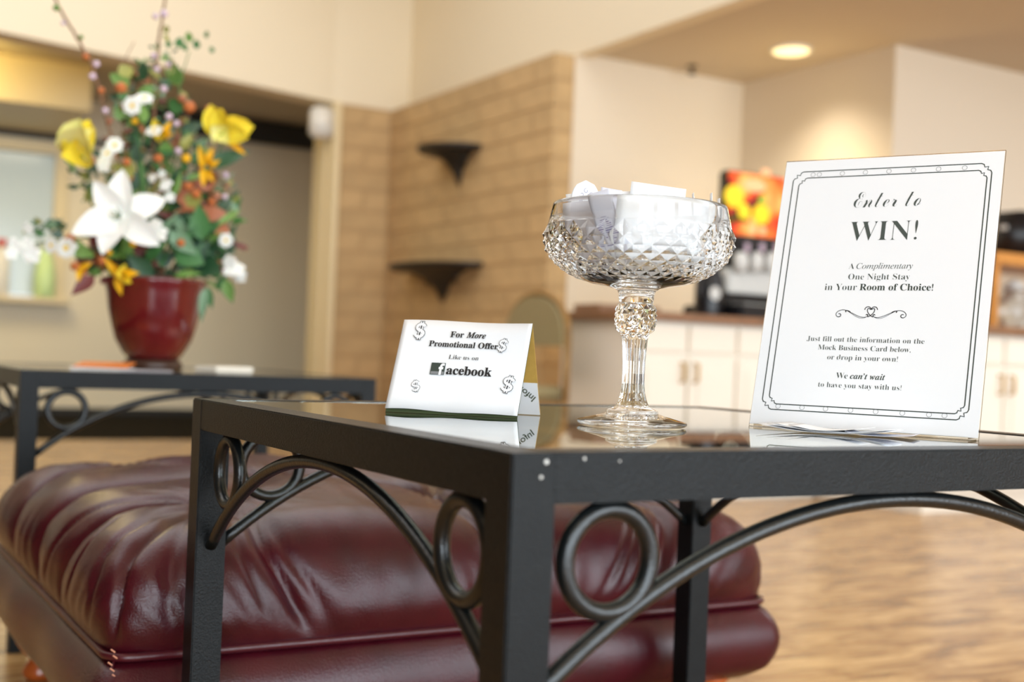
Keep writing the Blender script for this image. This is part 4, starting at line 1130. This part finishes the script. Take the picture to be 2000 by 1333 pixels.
# lily
cpos = FP(236, 422, -.20)
core = MB().lathe([(.003, -.02), (.006, -.008), (.003, .004)], (0, 0, 0), 10)
core.v = [orient(Vector((0, 0, 1)), TOC) @ Vector((v.x, v.y, v.z)) for v in core.v]
lily = ob('lily', [v+cpos for v in core.v], core.f, 'lily', fa, True)
for (x, y, dyy) in ((236, 332, -.205), (182, 356, -.20), (320, 388, -.215), (144, 452, -.225), (198, 490, -.24), (306, 477, -.25)):
    b = FP(x, y, dyy); d = b-cpos; L = d.length
    inst('petal', pm_lily, lily, cpos-TOC*.004, d, TOC, (L*1.02, L*1.03, L*.8))
st = MB()
for k in range(6):
    a = 2*PI*k/6+.3; e = cpos+TOC*.035+CR*(.012*math.cos(a))+CU*(.012*math.sin(a))
    st.tube([cpos, cpos.lerp(e, .6)+TOC*.004, e], .0011, 5)
st.put('stamen', 'gstem', lily, True)
MB().tube([cpos+TOC*.01, cpos+TOC*.03-CU*.008+CR*.006], [.004, .002], 7).put('pistil', 'gstem', lily, True)
# daisies and small white blossoms
pm_d = shared(*petal(.85, 5, .1, .15, 1.0, .05), 'lily'); eye = shared(*(lambda q: (q.v, q.f))(MB().lathe([(.9, 0), (.75, .45), (.3, .7)], (0, 0, 0), 12)), 'eye')
eyew = shared(*(lambda q: (q.v, q.f))(MB().lathe([(.6, 0), (.45, .3), (.2, .4)], (0, 0, 0), 10)), 'lily')
def daisy(x, y, r, tilt=(0, 0), npet=7, e=True, nm='daisy', dyy=-.10, pm=None, emesh=None):
    c = FP(x, y, dyy); ax = (TOC+CR*tilt[0]+CU*tilt[1]).normalized()
    hb = MB().lathe([(.001, -.006), (.003, -.001)], (0, 0, 0), 8)
    hb.v = [c+orient(CU, ax) @ v for v in hb.v]
    rt = ob(nm, hb.v, hb.f, 'gstem', fa)
    u = ax.cross(Vector((0, 0, 1))).normalized(); v = u.cross(ax)
    for k in range(npet):
        a = 2*PI*k/npet+.2; d = u*math.cos(a)+v*math.sin(a)+ax*.12
        inst('petal', pm or pm_d, rt, c, d, ax, r*MPX*random.uniform(.92, 1.06))
    R = orient(u, ax).to_4x4()
    o = bpy.data.objects.new('flower_eye', emesh or (eye if e else eyew)); COL.objects.link(o); o.parent = rt
    o.matrix_local = Matrix.Translation(c-org(rt)) @ R @ Matrix.Scale(r*.30*MPX, 4)
for (x, y, r, t) in ((258, 207, 19, (0, 0)), (282, 192, 17, (.3, .9)), (300, 256, 17, (-.1, .9)), (224, 284, 17, (.1, .2)), (209, 300, 15, (-.3, .2)), (129, 485, 21, (0, 0)), (100, 480, 16, (-.4, .1)), (441, 470, 15, (.1, -.1))):
    daisy(x, y, r, t)
for (x, y, r) in ((202, 322, 16), (56, 446, 12), (53, 478, 15), (62, 497, 18), (28, 478, 14), (22, 496, 12), (324, 362, 14), (316, 340, 9), (298, 348, 10), (332, 385, 11), (310, 456, 18), (303, 440, 14), (448, 512, 16), (462, 527, 18), (470, 540, 14), (446, 530, 12)):
    daisy(x, y, r, (random.uniform(-.5, .5), random.uniform(-.3, .4)), 5, False, 'white_blossom')
pm_y = shared(*petal(.9, 6, .8, -.25), 'yellow'); pm_py = shared(*petal(.95, 6, .7, -.2), 'paleyellow'); pm_g = shared(*petal(.7, 5, .4, .4), 'gold')
def big(name, c, petals):
    hb = MB().lathe([(.002, -.008), (.005, 0)], tuple(c), 8); rt = ob(name, hb.v, hb.f, 'gstem', fa)
    for (x, y, dyy, wd_, me) in petals:
        b = FP(x, y, dyy); d = b-c; L = d.length; inst('petal', me, rt, c, d, TOC+rv3()*.15, (L*wd_, L, L*.8))
c = FP(160, 305, -.08)
big('tulip', c, [(150, 232, -.10, .8, pm_y), (180, 232, -.11, .75, pm_y), (165, 226, -.14, .8, pm_py), (192, 250, -.12, .7, pm_py), (135, 250, -.12, .7, pm_y), (105, 308, -.13, .8, pm_y), (118, 288, -.10, .8, pm_y), (168, 240, -.16, .9, pm_py)])
c = FP(432, 262, -.08)
big('iris', c, [(415, 200, -.10, .8, pm_y), (436, 208, -.11, .8, pm_y), (500, 250, -.12, .75, pm_y), (492, 272, -.13, .7, pm_y), (478, 300, -.11, .35, pm_g), (408, 240, -.12, .9, pm_py), (466, 228, -.10, .6, pm_y), (450, 285, -.12, .7, pm_py)])
c = FP(405, 330, -.08)
big('gold_blossom', c, [(412, 292, -.11, .6, pm_g), (388, 292, -.11, .5, pm_g), (425, 315, -.11, .6, pm_g), (395, 358, -.1, .7, pm_g), (415, 352, -.1, .6, pm_g)])
c = FP(320, 270, -.06)
big('gold_blossom', c, [(300, 225, -.09, .5, pm_y), (330, 240, -.09, .6, pm_g), (312, 282, -.09, .7, pm_y), (328, 262, -.1, .6, pm_g)])
c = FP(240, 540, -.10)
big('gold_blossom', c, [(216, 538, -.14, .9, pm_y), (262, 532, -.14, .7, pm_g), (264, 556, -.14, .6, pm_y), (230, 566, -.14, .6, pm_g), (208, 512, -.13, .5, pm_g)])
c = FP(160, 525, -.08)
big('orange_blossom', c, [(142, 520, -.1, .7, pm_g), (175, 515, -.1, .7, pm_g), (152, 545, -.1, .7, pm_g)])

# items on the far table
o = MB().box(-.055, .055, -.035, .035, 0, .013, bev=.003).xf(Matrix.Translation(at(438, 727, 2.62)*1.0) @ Matrix.Rotation(.45, 4, 'Z'))
dz = TZ+.0003-min(v.z for v in o.v); o.v = [v+Vector((0, 0, dz)) for v in o.v]
tagp(o.put('notepad', 'white'), 'small white pad lying right of the burgundy pot', 'notepad')
bk = thing('brochure', 'orange brochure lying left of the burgundy pot', 'brochure', (.56, 2.62, TZ))
o = MB().box(-.055, .055, -.035, .035, 0, .003).xf(Matrix.Translation((.560, 2.60, TZ+.0003)) @ Matrix.Rotation(-.5, 4, 'Z')); o.put('pages', 'paper', bk)
o = MB().box(-.052, .056, -.002, .07, 0, .002).xf(Matrix.Translation((.545, 2.57, TZ+.0045)) @ Matrix.Rotation(-.50, 4, 'Z') @ Matrix.Rotation(.13, 4, 'X')); o.put('cover', 'orange', bk)
tagp(MB().box(-.05, .05, -.03, .03, 0, .0012).xf(Matrix.Translation((.64, 2.56, TZ+.0003)) @ Matrix.Rotation(-.3, 4, 'Z')).put('leaflet', 'paperg'), 'pale grey leaflet lying in front of burgundy pot', 'leaflet')
# bottles on the far sill
b1 = thing('bottle', 'white bottle with red cap on the far window sill', 'bottle', (1.33, Y2-.07, .885))
MB().lathe([(.058, 0), (.062, .01), (.062, .28), (.035, .34), (.03, .36)], (1.335, Y2-.07, .885), 20).put('body', 'white', b1, True)
MB().lathe([(.034, .36), (.036, .365), (.036, .41), (.03, .415)], (1.335, Y2-.07, .885), 20).put('cap', mat('red_cap', (200, 60, 50), .5), b1, True)
b2 = thing('bottle', 'pale green tapered bottle on the far window sill', 'bottle', (1.64, Y2-.07, .885))
MB().lathe([(.072, 0), (.078, .01), (.076, .16), (.06, .27), (.034, .35), (.03, .38)], (1.645, Y2-.07, .885), 24).put('body', mat('pale_green', (214, 240, 170), .35), b2, True)
MB().lathe([(.032, .38), (.032, .42)], (1.645, Y2-.07, .885), 16).put('cap', 'white', b2, True)
